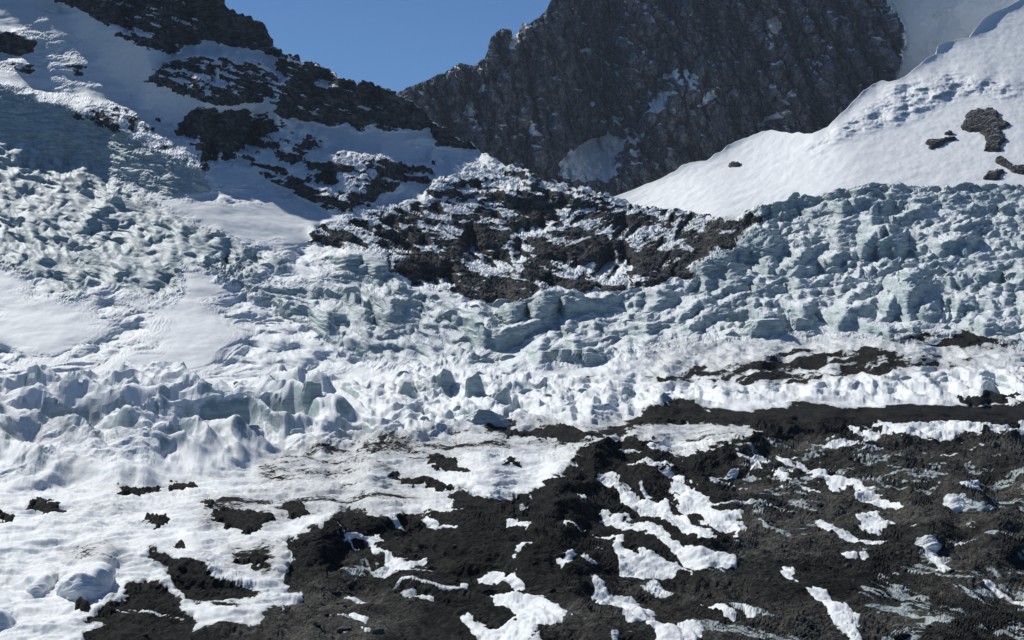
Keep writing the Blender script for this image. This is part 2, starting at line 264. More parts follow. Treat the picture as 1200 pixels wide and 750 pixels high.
# ------------------------------------------------------------------ sheet building
class Sheet: pass
def unproject(px, row, d): return (px - 600) / F * d, d, -(row - 375) / F * d
def normals(X, Y, Z):
    def g(a, ax): return np.gradient(a, axis=ax)
    ux, uy, uz = g(X, 1), g(Y, 1), g(Z, 1); vx, vy, vz = g(X, 0), g(Y, 0), g(Z, 0)
    nx = uy * vz - uz * vy; ny = uz * vx - ux * vz; nz = ux * vy - uy * vx
    l = np.sqrt(nx * nx + ny * ny + nz * nz) + 1e-9
    return nx / l, ny / l, nz / l
def knots_depth(cols, PX, ROW):
    xs = np.array(sorted(cols)); R, N = ROW.shape
    D = np.stack([np.interp(ROW.ravel(), [k[0] for k in sorted(cols[x])], [k[1] for k in sorted(cols[x])]).reshape(ROW.shape) for x in xs])
    px = PX[0]; i = np.clip(np.searchsorted(xs, px) - 1, 0, len(xs) - 2); t = np.clip((px - xs[i]) / (xs[i + 1] - xs[i]), 0, 1)
    t = t * t * (3 - 2 * t) * .5 + t * .5
    j = np.arange(N)
    return (D[i, :, j] * (1 - t)[:, None] + D[i + 1, :, j] * t[:, None]).T
def integrate(d0, g, rate, wide, emax):
    """depth of the ground along each bearing: steep faces hold it, treads win it back; `wide` = how much neighbours even out"""
    e = np.zeros_like(d0); dd = np.diff(d0, axis=0)
    lamb = .003 + rate * sstep(.4, 2.0, g)
    n = d0.shape[1]; idx = np.arange(n); hi = np.clip(idx + 7, 0, n); lo = np.clip(idx - 6, 0, n)
    for j in range(d0.shape[0] - 1):
        lim = sstep(.55, 1., -e[j] / emax[j]); gj = g[j] * (1 - lim) + 1.1 * lim     # a face is never taller than the ice is thick
        step = np.maximum(dd[j] * gj - e[j] * lamb[j], .02 * dd[j])
        q = e[j] + step - dd[j]
        q[1:-1] += .26 * (q[2:] + q[:-2] - 2 * q[1:-1])     # neighbouring columns lean on each other
        c = np.concatenate([[0], np.cumsum(q)]); m = (c[hi] - c[lo]) / (hi - lo)
        e[j + 1] = q + (m - q) * wide[j]
    return d0 + e
def link(ob): C.collection.objects.link(ob); return ob
def make_mesh(name, V, Q, mat, attrs=None, smooth=True):
    me = bpy.data.meshes.new(name)
    me.vertices.add(len(V)); me.vertices.foreach_set('co', np.ascontiguousarray(V, np.float32).ravel())
    Q = np.ascontiguousarray(Q, np.int32); k = Q.shape[1]
    me.loops.add(Q.size); me.loops.foreach_set('vertex_index', Q.ravel())
    me.polygons.add(len(Q)); me.polygons.foreach_set('loop_start', np.arange(len(Q), dtype=np.int32) * k)
    me.polygons.foreach_set('use_smooth', np.full(len(Q), smooth))
    for n, a in (attrs or {}).items():
        at = me.attributes.new(n, 'FLOAT', 'POINT'); at.data.foreach_set('value', np.ascontiguousarray(a, np.float32))
    me.update(calc_edges=True); me.validate()
    me.materials.append(mat)
    return link(bpy.data.objects.new(name, me))
def submesh(name, X, Y, Z, sel, mat, attrs):
    """the quads of the grid selected by the face mask `sel` as one object"""
    R, N = X.shape
    idx = np.arange(R * N, dtype=np.int32).reshape(R, N)
    q = np.stack([idx[:-1, :-1], idx[:-1, 1:], idx[1:, 1:], idx[1:, :-1]], -1)[sel]
    if len(q) == 0: return None
    u, inv = np.unique(q, return_inverse=True)
    V = np.stack([X.ravel()[u], Y.ravel()[u], Z.ravel()[u]], 1)
    return make_mesh(name, V, inv.reshape(-1, 4), mat, {k: v.ravel()[u] for k, v in attrs.items()}, name not in ('icefall', 'lower_icefall', 'upper_icefall', 'serac', 'rock_hill', 'mountain', 'rock_mountain', 'debris_ground'))
def tag(o, label=None, cat=None, group=None, kind=None):
    for k, v in (('label', label), ('category', cat), ('group', group), ('kind', kind)):
        if v: o[k] = v
    return o

# ------------------------------------------------------------------ materials
def nodes(name):
    m = bpy.data.materials.new(name); m.use_nodes = True
    nt = m.node_tree; nt.nodes.clear()
    return m, nt
class NB:
    def __init__(s, nt): s.nt = nt
    def n(s, t, **kw):
        x = s.nt.nodes.new(t)
        for k, v in kw.items():
            if hasattr(x, k): setattr(x, k, v)
            else: x.inputs[k].default_value = v
        return x
    def l(s, a, b): s.nt.links.new(a, b)
    def math(s, op, a, b=None, c=None, clamp=False):
        x = s.nt.nodes.new('ShaderNodeMath'); x.operation = op; x.use_clamp = clamp
        for i, v in enumerate((a, b, c)):
            if v is None: continue
            if isinstance(v, (int, float)): x.inputs[i].default_value = v
            else: s.l(v, x.inputs[i])
        return x.outputs[0]
    def noise(s, vec, scale, detail=4, rough=.55, dist=0.0):
        x = s.nt.nodes.new('ShaderNodeTexNoise'); x.inputs['Scale'].default_value = scale; x.inputs['Detail'].default_value = detail; x.inputs['Roughness'].default_value = rough; x.inputs['Distortion'].default_value = dist
        s.l(vec, x.inputs['Vector']); return x.outputs['Fac']
    def attr(s, n):
        x = s.nt.nodes.new('ShaderNodeAttribute'); x.attribute_name = n; return x.outputs['Fac']
    def ramp(s, f, stops):
        x = s.nt.nodes.new('ShaderNodeValToRGB'); e = x.color_ramp.elements
        while len(e) < len(stops): e.new(.5)
        for q, (p, c) in zip(e, stops): q.position = p; q.color = (*c, 1)
        s.l(f, x.inputs[0]); return x.outputs[0]
    def mix(s, f, a, b):
        x = s.nt.nodes.new('ShaderNodeMix'); x.data_type = 'RGBA'
        for k, v in ((0, f), (6, a), (7, b)):
            if isinstance(v, (int, float)): x.inputs[k].default_value = v
            elif isinstance(v, tuple): x.inputs[k].default_value = (*v, 1)
            else: s.l(v, x.inputs[k])
        return x.outputs[2]
    def smooth(s, f, a, b):
        x = s.nt.nodes.new('ShaderNodeMapRange'); x.interpolation_type = 'SMOOTHSTEP'
        x.inputs[1].default_value = a; x.inputs[2].default_value = b; s.l(f, x.inputs[0]); return x.outputs[0]

SNOW = (.74, .775, .81); ICE1 = (.23, .31, .325); ICE2 = (.47, .54, .545)
def terrain_material(name, rock_stops, fine=1.0, SNOW=(.75, .775, .785), SNOW2=(.80, .82, .825)):
    """snow, glacier ice, rock and gravel on one surface; the amounts are vertex attributes of the ground"""
    m, nt = nodes(name); b = NB(nt)
    pos = b.n('ShaderNodeNewGeometry').outputs['Position']
    nA = b.noise(pos, .9 * fine, 5, .65); nB = b.noise(pos, .13, 4, .6); nC = b.noise(pos, .03, 4, .6)
    snow = b.mix(b.smooth(nB, .3, .7), SNOW, SNOW2)
    mp = b.n('ShaderNodeMapping'); mp.inputs['Scale'].default_value = (.035, .035, .42); mp.inputs['Rotation'].default_value = (.25, .18, 0); b.l(pos, mp.inputs['Vector'])
    lay = b.noise(mp.outputs[0], 1.0, 6, .68, .6)
    ice = b.mix(b.smooth(b.math('ADD', b.math('MULTIPLY', nB, .4), b.math('MULTIPLY', lay, .6)), .38, .62), ICE1, ICE2)
    ice = b.mix(b.math('MULTIPLY', b.smooth(lay, .58, .74), .4), ice, (.20, .21, .20))
    icef = b.smooth(b.math('ADD', b.attr('ice'), b.math('MULTIPLY', b.math('SUBTRACT', nA, .5), .5)), .32, .68)
    col = b.mix(icef, snow, ice)
    mr = b.n('ShaderNodeMapping'); mr.inputs['Scale'].default_value = (.055, .055, .02) if fine < 1 else (.05, .05, .16); mr.inputs['Rotation'].default_value = (0, .12 if fine < 1 else .28, 0); b.l(pos, mr.inputs['Vector'])
    strata = b.noise(mr.outputs[0], 1.0, 7, .7, .8)
    rockc = b.ramp(b.math('ADD', b.math('MULTIPLY', b.math('ADD', nA, nB), .27), b.math('MULTIPLY', strata, .46)), rock_stops)
    rockf = b.smooth(b.math('ADD', b.attr('rock'), b.math('MULTIPLY', b.math('SUBTRACT', nA, .5), .55)), .44, .56)
    col = b.mix(rockf, col, rockc)
    nF = b.noise(pos, 2.6, 3, .6)
    nE = b.math('ADD', b.math('ADD', b.math('MULTIPLY', b.noise(pos, .35, 7, .72), .7), b.math('MULTIPLY', nF, .3)), b.math('MULTIPLY', b.math('SUBTRACT', b.attr('brown'), .5), .28))
    deb = b.ramp(b.math('ADD', b.math('ADD', b.math('MULTIPLY', nE, .45), b.math('MULTIPLY', nA, .35)), b.math('MULTIPLY', nB, .2)), [(.39, (.008, .008, .008)), (.455, (.022, .022, .0205)), (.515, (.048, .0465, .042)), (.575, (.095, .091, .081)), (.65, (.19, .184, .17))])
    nD = b.noise(pos, .5 * fine, 6, .7)
    debf = b.smooth(b.math('ADD', b.attr('deb'), b.math('MULTIPLY', b.math('SUBTRACT', nD, .5), 1.1)), .44, .56)
    dust = b.math('MULTIPLY', b.smooth(b.math('ADD', b.attr('deb'), b.math('MULTIPLY', b.math('SUBTRACT', nD, .5), 1.8)), -.22, .5), .5)
    col = b.mix(dust, col, (.20, .20, .195))
    col = b.mix(debf, col, deb)
    p = b.n('ShaderNodeBsdfPrincipled')
    b.l(col, p.inputs['Base Color'])
    rgh = b.mix(icef, (.75,) * 3, (.68,) * 3)
    rgh = b.mix(b.math('MAXIMUM', rockf, debf), rgh, (.9,) * 3)
    b.l(rgh, p.inputs['Roughness']); b.l(b.mix(b.math('MAXIMUM', rockf, debf), (.25,) * 3, (.04,) * 3), p.inputs['Specular IOR Level'])
    bp = b.n('ShaderNodeBump'); bp.inputs['Distance'].default_value = 1.6
    st = b.math('ADD', .12, b.math('MULTIPLY', b.math('MAXIMUM', rockf, debf), .75)); b.l(st, bp.inputs['Strength'])
    b.l(b.math('ADD', nA, nD), bp.inputs['Height']); b.l(bp.outputs[0], p.inputs['Normal'])
    o = b.n('ShaderNodeOutputMaterial'); b.l(p.outputs[0], o.inputs[0])
    return m
MAT_NEAR = terrain_material('snow_ice_rock', [(.41, (.010, .011, .012)), (.475, (.030, .031, .032)), (.53, (.075, .075, .072)), (.61, (.19, .186, .178))])
MAT_WALL = terrain_material('wall_rock', [(.41, (.036, .039, .046)), (.475, (.10, .105, .116)), (.53, (.20, .205, .22)), (.61, (.36, .366, .38))], .5, (.85, .87, .875), (.885, .895, .90))

# ------------------------------------------------------------------ sheet A: valley floor, icefalls, left mountain, knoll
def build_A():
    px = np.arange(-170, 1371, 1.05, dtype=np.float32); N = len(px)
    sky = [(-170,-25),(40,-25),(66,-32),(90,-40),(190,-42),(225,-38),(245,-28),(262,0),(268,12),(290,22),(312,38),(320,55),(325,62),(345,65),(370,75),(390,84),(400,95),(425,97),(445,103),(460,110),(475,118),(490,125),(505,140),(520,150),(535,160),(550,165),(560,175),(590,190),(610,197),(640,212),(665,218),(690,225),(715,232),(735,239),(800,249),(835,256),(868,253),(900,245),(930,239),(960,231),(1000,223),(1060,221),(1200,223),(1371,225)]
    top = np.interp(px, [s[0] for s in sky], [s[1] for s in sky]).astype(np.float32)
    rows = np.concatenate([np.arange(862, 640, -1.0), np.arange(640, 215, -.82), np.arange(215, -20, -1.05), np.arange(-20, -192, -2.5)]).astype(np.float32)
    top = top + ((6 * perlin(px / 19, px * 0 + .5, None, 165) + 4 * perlin(px / 7, px * 0 + .5, None, 167)) * sstep(240, 275, px) * sstep(900, 700, px)).astype(np.float32)
    NR = len(rows)
    RAW = np.repeat(rows[:, None], N, 1)
    ROW = np.maximum(RAW, top[None, :]); dead = RAW < top[None, :] - 3.5
    PX = np.broadcast_to(px, ROW.shape).astype(np.float32)
    cols = {
     -170: [(862,228),(750,293),(650,400),(600,489),(560,590),(500,760),(455,1050),(400,1180),(300,1420),(200,1690),(100,1960),(0,2200),(-100,2400),(-300,2700)],
     0: [(862,228),(750,293),(650,400),(600,489),(560,590),(500,760),(455,1050),(400,1180),(300,1420),(200,1700),(100,1980),(0,2250),(-100,2420),(-300,2650)],
     200: [(862,228),(750,293),(650,400),(600,489),(550,629),(500,780),(452,1060),(400,1180),(300,1450),(220,1700),(160,1950),(120,2050),(50,2170),(0,2230),(-100,2340),(-300,2520)],
     400: [(862,228),(750,293),(650,400),(600,489),(550,625),(500,800),(450,1080),(400,1190),(340,1400),(260,1720),(200,1950),(150,2130),(95,2250),(0,2400)],
     600: [(862,228),(750,293),(650,400),(600,489),(550,620),(500,800),(440,1110),(400,1260),(360,1430),(300,1700),(250,1950),(200,2250),(150,2400)],
     800: [(862,228),(750,293),(650,400),(600,485),(550,600),(500,790),(455,1060),(420,1200),(340,1500),(300,1720),(248,2050),(200,2300)],
     1000: [(862,228),(750,293),(650,390),(600,470),(550,580),(500,760),(470,940),(410,1180),(330,1560),(222,2050),(150,2400)],
     1371: [(862,228),(750,293),(650,385),(600,460),(550,560),(500,740),(470,920),(420,1140),(330,1540),(222,2050),(150,2400)],
    }
    D0 = knots_depth(cols, PX, ROW).astype(np.float32)
    D0 = blur(D0, 10, 8)
    D0 = np.maximum.accumulate(D0 + np.arange(NR)[:, None] * .01, axis=0).astype(np.float32)
    X0, Y0, Z0 = unproject(PX, ROW, D0)
    # natural, uneven outlines
    fw = sstep(650, 1000, D0)
    wn = lambda sd: fbm(X0 / 7, Y0 / 22, Z0 / 8, 5, sd, .62) * (1 - fw) + fbm(X0 / 26, Z0 / 17, Y0 / 90, 5, sd + 1, .62) * fw
    wx = wn(1) * 24; wy = wn(5) * 13
    qx, qy = PX + wx, ROW + wy
    cliff = field(CLIFF, qx, qy, 2); cmix = field(CLIFF_MIX, qx, qy, 5); ledge = field(SNOWLEDGE, qx, qy, 2)
    knoll = field(KNOLL, qx, qy, 2); kdark = field(KNOLL_DARK, qx, qy, 2); ksnow = field(KNOLL_SNOW, qx, qy, 2)
    iu, il, im, ir, ism = [field(p, qx, qy, 4) for p in (ICE_UP, ICE_LEFT, ICE_MID, ICE_RIGHT, ICE_SMALL)]
    band = np.maximum(field(ICE_BAND, qx, qy, 4), .55 * field([[(690,436),(760,410),(860,402),(1000,398),(1400,408),(1400,472),(1000,470),(760,474)]], qx, qy, 6)); big = field(BIGROW, qx, qy, 4); face = field([p for p in FACES if not (sum(v[0] for v in p) / len(p) < 300 and sum(v[1] for v in p) / len(p) < 400) and not (sum(v[1] for v in p) / len(p) > 452 and sum(v[0] for v in p) / len(p) < 440)], PX + wx * .4, ROW + wy * .4, 1)
    deb = field(DEB_MAIN, qx, qy, 3, 2); dband = field(DEB_BAND, qx, qy, 2, 1); hollow = field(HOLLOW, PX + wx * .3, ROW + wy * .3, 1)
    speck = field(SPECK, qx, qy, 10, 5); streak = field(STREAK, qx, qy, 8, 5)
    gully = field([[(75,-60),(95,40),(130,85),(170,128),(212,160),(250,180),(330,150),(330,125),(180,100),(190,64),(130,35),(67,0)]], qx, qy, 3)
    ice = np.clip(iu + il + im + ir + ism, 0, 1)
    # steep faces and flat treads (how fast the ground recedes)
    w3 = fbm(X0 / 60, Z0 / 40, None, 3, 21) * .5
    _, _, r1, r2, r3, ox, oy = worley(X0 / 30 + w3 + Z0 / 90, Z0 / 13 + w3 * .8, 3)
    blk = np.clip(oy * 1.6 + (r1 - .5) * 1.4 + .1, -1, 1)
    _, _, s1, s2, s3, px_, py_ = worley(X0 / 13 + w3 * 2, Z0 / 6 + w3, 5)
    blk2 = np.clip(py_ * 1.6 + (s1 - .5) * 1.2, -1, 1)
    lay = fbm(X0 / 70 + Z0 / 60, Z0 / 7 - X0 / 55, None, 4, 31)              # crevasse steps on the left slope
    lay2 = fbm(X0 / 75, Z0 / 10 + X0 / 70, None, 5, 37, .56)
    lg = np.zeros_like(D0)
    far = sstep(470, 430, ROW)
    open_snow = far * (1 - np.clip(ice + knoll + cliff + cmix, 0, 1))
    cre0 = open_snow * sstep(-.15, .25, fbm(X0 / 110, Z0 / 45, None, 3, 243)) * sstep(720, 420, PX)
    tl = lambda a, b, x, z, sd, o=5: sstep(a, b, fbm(x + .6 * w3, z + .35 * w3, None, o, sd, .6))
    Ta = tl(.02, .26, X0 / 95 + Y0 / 300, Z0 / 10.5 - X0 / 210, 201); Tb = tl(.06, .32, X0 / 34, Z0 / 6.5 - X0 / 240, 207, 4)
    T2 = sstep(.2, .45, py_ + .2 * w3)
    Tl = tl(.02, .26, X0 / 60, Z0 / 13 + X0 / 45, 211)
    wz = D0 / 1400.
    warp = 1.5 * fbm(X0 / 85, Z0 / 34, None, 3, 221) + .9 * fbm(X0 / 38, Z0 / 17, None, 4, 223, .6)
    def saw(c, per, sd, duty=.62):
        ph = c / (per * wz) + warp + .5 * fbm(X0 / 140, Z0 / 60, None, 2, sd)
        fr = ph - np.floor(ph)
        cell_ = np.floor(ph).astype(np.int32)
        amp = .15 + .85 * sstep(-.2, .3, fbm(X0 / 40 + 7.3 * _R1[cell_ & 255], Z0 / 30, None, 3, sd + 1))
        t = sstep(duty, duty + .12, fr)
        return t, amp, fr
    tR, aR, fR = saw(Z0 - .16 * X0, 11., 231); tR2, aR2, _ = saw(Z0 - .10 * X0 + 40, 5.2, 233)
    tM, aM, fM = saw(Z0 + .27 * X0, 8.5, 235); tL, aL, fL = saw(Z0 + .42 * X0, 15., 237, .55); tL2, aL2, _ = saw(Z0 + .30 * X0, 6.5, 238); tB, aB, fB = saw(Z0 + .05 * X0 + .03 * Y0, 6.0, 239, .5)
    cdip = Z0 - ir * .15 * (X0 + .0 * Y0) + im * .30 * X0 + (il + iu + cre0) * .42 * X0
    wv = .9 * fbm(X0 / 120, Z0 / 45, None, 3, 249) + .35 * fbm(X0 / 30, Z0 / 18, None, 3, 250)
    def strokes(sx, sc, sd, o=4, gn=.5): return fbm(X0 / sx + wv, cdip / sc + 1.6 * wv, None, o, sd, gn, True)
    q1 = strokes(70, 17, 261, 3, .45); q2 = strokes(36, 8.5, 262, 4, .55); q3 = strokes(13, 4.2, 263, 3, .55)
    big_var = fbm(X0 / 110, Z0 / 36, None, 3, 247)
    ridge_top = sstep(.15, .6, q1) + .8 * sstep(.2, .65, q2)
    lg += ir * (-1.95 + 1.8 * ridge_top + .7 * big_var) + im * (-1.7 + 1.65 * ridge_top + .7 * big_var)
    lg += il * (-1.3 + 1.4 * ridge_top + 1.3 * big_var) + iu * (-1.95 + .7 * ridge_top)
    lg += ism * (2.2 * Tb - 2.0)
    lg += cliff * (-1.9 + 3.0 * sstep(.1, .4, lay2)) + cmix * (1 - cliff) * (1 - ledge) * (-1.4 + 3.4 * sstep(-.05, .3, lay2)) + ledge * .9 - gully * 2.6
    dip = (X0 - 60) * np.where(X0 > 60, -.55, .30)
    kn = fbm(X0 / 44 + 1.6 * w3, Z0 / 6.5 + dip / 4 + .8 * w3, None, 6, 43, .62)
    lg += knoll * (-1.7 + 3.6 * sstep(.0, .26, kn)) - 1.7 * kdark + 2.2 * ksnow
    lg += face * (-2.9) - hollow * 2.4
    lg += band * (1 - .85 * big) * (-.6 + .6 * tB * aB + .8 * Tb + .8 * fbm(X0 / 16, Z0 / 5, Y0 / 30, 3, 47)) + big * .35
    far = sstep(470, 430, ROW)
    open_snow = far * (1 - np.clip(ice + knoll + cliff + cmix, 0, 1))
    lg += open_snow * .55 * fbm(X0 / 90, Z0 / 12 + X0 / 140, None, 3, 53)
    fore = sstep(480, 520, ROW)
    lg += cre0 * (-.8 + 2.0 * sstep(.2, .6, q2) + .5 * sstep(.2, .6, q1))
    mound = fbm((X0 + .5 * Y0) / 34, (Y0 - .4 * X0) / 60, None, 5, 57, .58)
    lg += fore * (2.2 * mound * deb + (1 - deb) * 1.5 * fbm(X0 / 22, Y0 / 26, None, 5, 58, .52))
    scarp = field(SCARP, PX + wx * .6, ROW + wy * .6, 7, 3)
    lg -= scarp * (.8 + 2.0 * fbm(X0 / 20, Y0 / 40, None, 4, 245, .6))
    lg = blur(lg.astype(np.float32), 1, 0)
    g = np.exp(np.clip(lg, -3.4, 1.9 - .9 * np.maximum(band, fore)))
    rate = .2 - .19 * gully - .06 * np.maximum(band, fore) - .194 * iu
    wide = .3 * open_snow + .12 * iu + .2 * fore * (1 - hollow) * sstep(560, 600, ROW)
    emax = 62 - 34 * il - 40 * knoll - 35 * cmix + 220 * iu + 60 * cliff + 30 * ir + 20 * big + 260 * gully
    D = integrate(D0, g, rate, wide, emax)
    X, Y, Z = unproject(PX, ROW, D)
    # relief along the surface
    nx, ny, nz = normals(*[blur(a.astype(np.float32), 3) for a in (X, Y, Z)])
    rel = np.zeros_like(D)
    f3 = lambda s, o=4, sd=0, rd=False, gn=.5: fbm(X / s, Y / s, Z / s, o, sd, gn, rd)
    n_small = f3(7, 4, 61); n_rid = f3(16, 4, 67, True)
    fa = worley(X / 9 + Y / 30, Z / 7 + Y / 24 + .2 * n_small, 9)
    fb = worley(X / 19 + Y / 70, Z / 15 + Y / 50 + .2 * n_rid, 8)
    foil = f3(25, 6, 63, True, .62) - .15; w5 = .55 * f3(12, 4, 66, False, .6)
    def cone(sx, sz, sd):      # pointed heads with creases between them
        c = worley(X / sx + .25 * Z / sz + w5, Z / sz + Y / (2.2 * sx) - .2 * X / sx + w5, sd)
        return (.42 - c[0]) * (.55 + .9 * c[2])
    dipc = Z - ir * .16 * X + im * .30 * X + (il + iu) * .40 * X + knoll * dip * .8
    def fin(sx, sz, sd, wob=1.):     # the same, drawn out along the crevasses
        c = worley(X / sx + w5 * .6, dipc / sz + wob * (w5 + .5 * w3), sd)
        return (.42 - c[0]) * (.5 + c[2])
    c1 = fin(62, 15, 9); c2 = fin(27, 8, 10); c3 = fin(12, 5, 11)
    rel += ice * (1 - .5 * il) * (3.4 * (q1 - .1) + 2.2 * (q2 - .1) + .8 * q3 + .5 * foil) + cre0 * (2.0 * q2 + .9 * q3)
    def heads(sx, sy, sd):
        c = worley((X + .25 * Y) / sx + w5 * .7, Y / sy + Z / (.55 * sx) - .3 * X / sx + w5 * .7, sd)
        return (.45 - c[0]) * (.4 + 1.2 * c[2])
    flat0 = heads(44, 110, 17); flat1 = heads(20, 70, 21); flat2 = heads(10, 36, 22)
    def wavelet(sa, sb, sd, o=4, gn=.5): return fbm((X + .55 * Y) / sa + .8 * w3, (Y - .4 * X) / sb + Z / sa + .4 * w3, None, o, sd, gn, True)
    nb = np.clip(D / 1000, .55, 1.1)
    rel += band * (1 - ice) * (1 - .8 * big) * nb * (.8 * foil + 1.2 * flat1 + .8 * flat2) + big * (.5 * foil + .8 * flat2)
    rel += np.clip(cliff + knoll + cmix * .8, 0, 1) * (1 - ledge * .7) * (5.5 * (f3(26, 6, 71, True, .66) - .15) + 3.0 * c2 + 1.2 * c3 + cliff * 4 * (worley(X / 22, Z / 13 + X / 60, 12)[2] - .5))
    sn = f3(40, 3, 75)
    rel += open_snow * (1.6 * sn + .25 * n_small)
    # foreground: rubble mounds, wind-carved snow
    rid = f3(42, 5, 79, True, .5); rub = f3(3.2, 4, 83, False, .6)
    carve = fbm(X / 15 + Y / 40, Y / 17 - X / 30 + .5 * w3, Z / 8, 5, 89, .5, True)
    lump = f3(9, 4, 85, False, .6)
    rel += fore * (deb * (D / 480) * (2.6 * (rid - .2) + .8 * rub + .9 * lump + 1.4 * cone(9, 7, 20)) + (1 - deb) * (1.0 * carve + 1.8 * (rid - .2) + (1.5 * (wavelet(24, 14, 275, 5, .55) - .1) + .5 * cone(13, 9, 18)) * ( .3 + .7 * sstep(-.2, .35, f3(60, 2, 93)))))
    un = X * .90 + Y * .44; ut = (X * .44 - Y * .90)
    bend = 3 * fbm(X / 60, Y / 60, None, 2, 98)
    stk = fbm(un / 3.0 + bend, ut / 34, None, 5, 97, .62, True); thin = fbm(un / 9 + bend, ut / 60, None, 5, 99, .6)
    rel += fore * deb * (.35 + .5 * streak) * stk + fore * deb * 2.6 * thin
    rel = rel.astype(np.float32)
    X, Y, Z = X + nx * rel, Y + ny * rel, Z + nz * rel
    # standing heads and ridges, raised straight up from the ground
    def heave(sa, sb, sd, shear=.4, o=5, gn=.44): return fbm((X0 + shear * Y0) / sa + .5 * w3, (Y0 - .3 * X0) / sb + .4 * w3, None, o, sd, gn, True) - .2
    bigs = blur(big, 6, 4); bnd = blur(np.clip(band * (1 - ice) - bigs, 0, 1).astype(np.float32), 4, 3)
    h0 = heave(72, 100, 273, .5, 4, .38); h1 = heave(24, 52, 281, .3); h2 = heave(30, 75, 283, -.15, 5, .48); h3 = heave(15, 40, 285, .1)
    Z = Z + bigs * (29 * h0 + 2) * np.clip(D / 800, .7, 1.2) + bnd * (8 * h1 + 3.2 * h3) * nb
    tall = .35 + .65 * sstep(1250, 1550, D0) + .9 * np.clip(big_var, -.35, .5)
    def rows_(sa, sb, kk, sd, o=5, gn=.46): return fbm((X0 + .2 * Y0) / sa + .6 * w3, (Y0 - kk * X0) / sb + .5 * wv, None, o, sd, gn, True) - .2
    Z = Z + ir * tall * (9 * rows_(100, 50, .55, 283) + 5 * rows_(42, 27, .4, 293) + 1.3 * h3) + im * (6.0 * rows_(100, 46, -1.3, 289) + 3.2 * rows_(44, 26, -1.2, 295)) * (1 + big_var) + il * (3.2 * rows_(120, 46, -1.5, 297) + 1.6 * rows_(50, 26, -1.5, 299)) * (1 + big_var)
    Z = Z + fore * (1 - deb) * (1 - bnd) * (1 - bigs) * 1.5 * heave(30, 16, 287, .4, 5, .5) + fore * deb * (1.3 * heave(24, 44, 291, -.4, 5, .5) + 7.0 * sstep(600, 760, D0) * heave(34, 48, 292, .3, 5, .52))
    fx, fy, fz = normals(X, Y, Z)
    sx, sy, sz = normals(*[blur(a.astype(np.float32), 2) for a in (X, Y, Z)])
    nzs = .6 * sz + .4 * fz
    # what lies on the ground
    rk_zone = np.clip(np.maximum(cliff * 1.3, np.maximum(knoll, cmix)), 0, 1)
    a_rock = rk_zone * (.74 + (.74 - nzs) * 2.4 + .45 * (cliff - .4) - .55 * ledge + .55 * kdark - .75 * ksnow * knoll + cliff * (-.36 + 1.6 * fbm(X / 60 + w3, (Z + .35 * X) / 8, None, 5, 105, .55)) - cliff * .7 * sstep(.0, .4, fbm(X / 40, Z / 9 + X / 60, Y / 60, 5, 103, .62)) + knoll * (.22 + 1.1 * fbm(X / 52 + w3, (Z + dip * .8) / 8.5 + w3, None, 5, 104, .52)) + .30 * f3(30, 4, 101) + .25 * f3(11, 4, 102, False, .6) - .12 * cmix * (1 - cliff))
    a_rock *= sstep(.25, .6, rk_zone) * (1 - ledge * .6)
    a_ice = np.clip(ice, 0, 1) * (.84 + (.74 - nzs) * 1.3 - .15 * (ir + im) * sstep(.2, 1.2, ridge_top)) + band * (.18 + (.80 - nzs) * 1.5) + big * (.92 - nzs) * 1.6 + face * .6 + hollow * .3 + (1 - ice) * far * (.78 - nzs) * .25
    a_ice = np.clip(a_ice, 0, 1) * (1 - deb * (1 - hollow))
    a_deb = deb * (1 - hollow) * 1.15 + speck * (1 - deb) * (.50 + .55 * f3(14, 4, 119, False, .6)) - .9 * streak * sstep(.22, .65, stk) * fore * deb * sstep(-.25, .3, f3(16, 3, 109))
    a_deb -= 1.5 * fore * deb * sstep(.20, .36, thin) * sstep(-.2, .25, f3(30, 3, 110)) * (1 - hollow)
    a_ice = np.maximum(a_ice, .8 * streak * deb * fore)
    a_br = field([[(860,545),(930,520),(1020,512),(1420,515),(1420,880),(780,880),(800,700),(850,640)],[(640,690),(760,690),(800,760),(620,780)],[(280,720),(420,660),(520,700),(430,780),(250,780)]], qx, qy, 14, 8) * sstep(-.5, .3, f3(40, 4, 123)) - .35
    a_deb += dband * (.52 + 1.7 * fbm(X / 34 + .6 * warp, (Z0 - .12 * X0) / 3.2, None, 5, 113, .6)) + band * (1 - big) * .3 * sstep(.1, .5, f3(45, 3, 117)) + .16 * fore * (1 - deb) * sstep(.0, .6, f3(50, 3, 107))
    a_deb -= (1 - deb) * (.35 - fore * (.24 + .5 * f3(35, 4, 121)))
    a_deb -= .2 * sstep(.6, .95, rid) * deb * streak
    S = Sheet(); S.__dict__.update(X=X, Y=Y, Z=Z, PX=PX, ROW=ROW, qx=qx, qy=qy, D=D, dead=dead, deb=deb, rel=rel, nx=sx, ny=sy, nz=sz)
    S.at = dict(rock=np.clip(a_rock, 0, 1.5), ice=a_ice, deb=np.clip(a_deb, -.6, 1.5), brown=a_br + .35)
    return S
A = build_A()

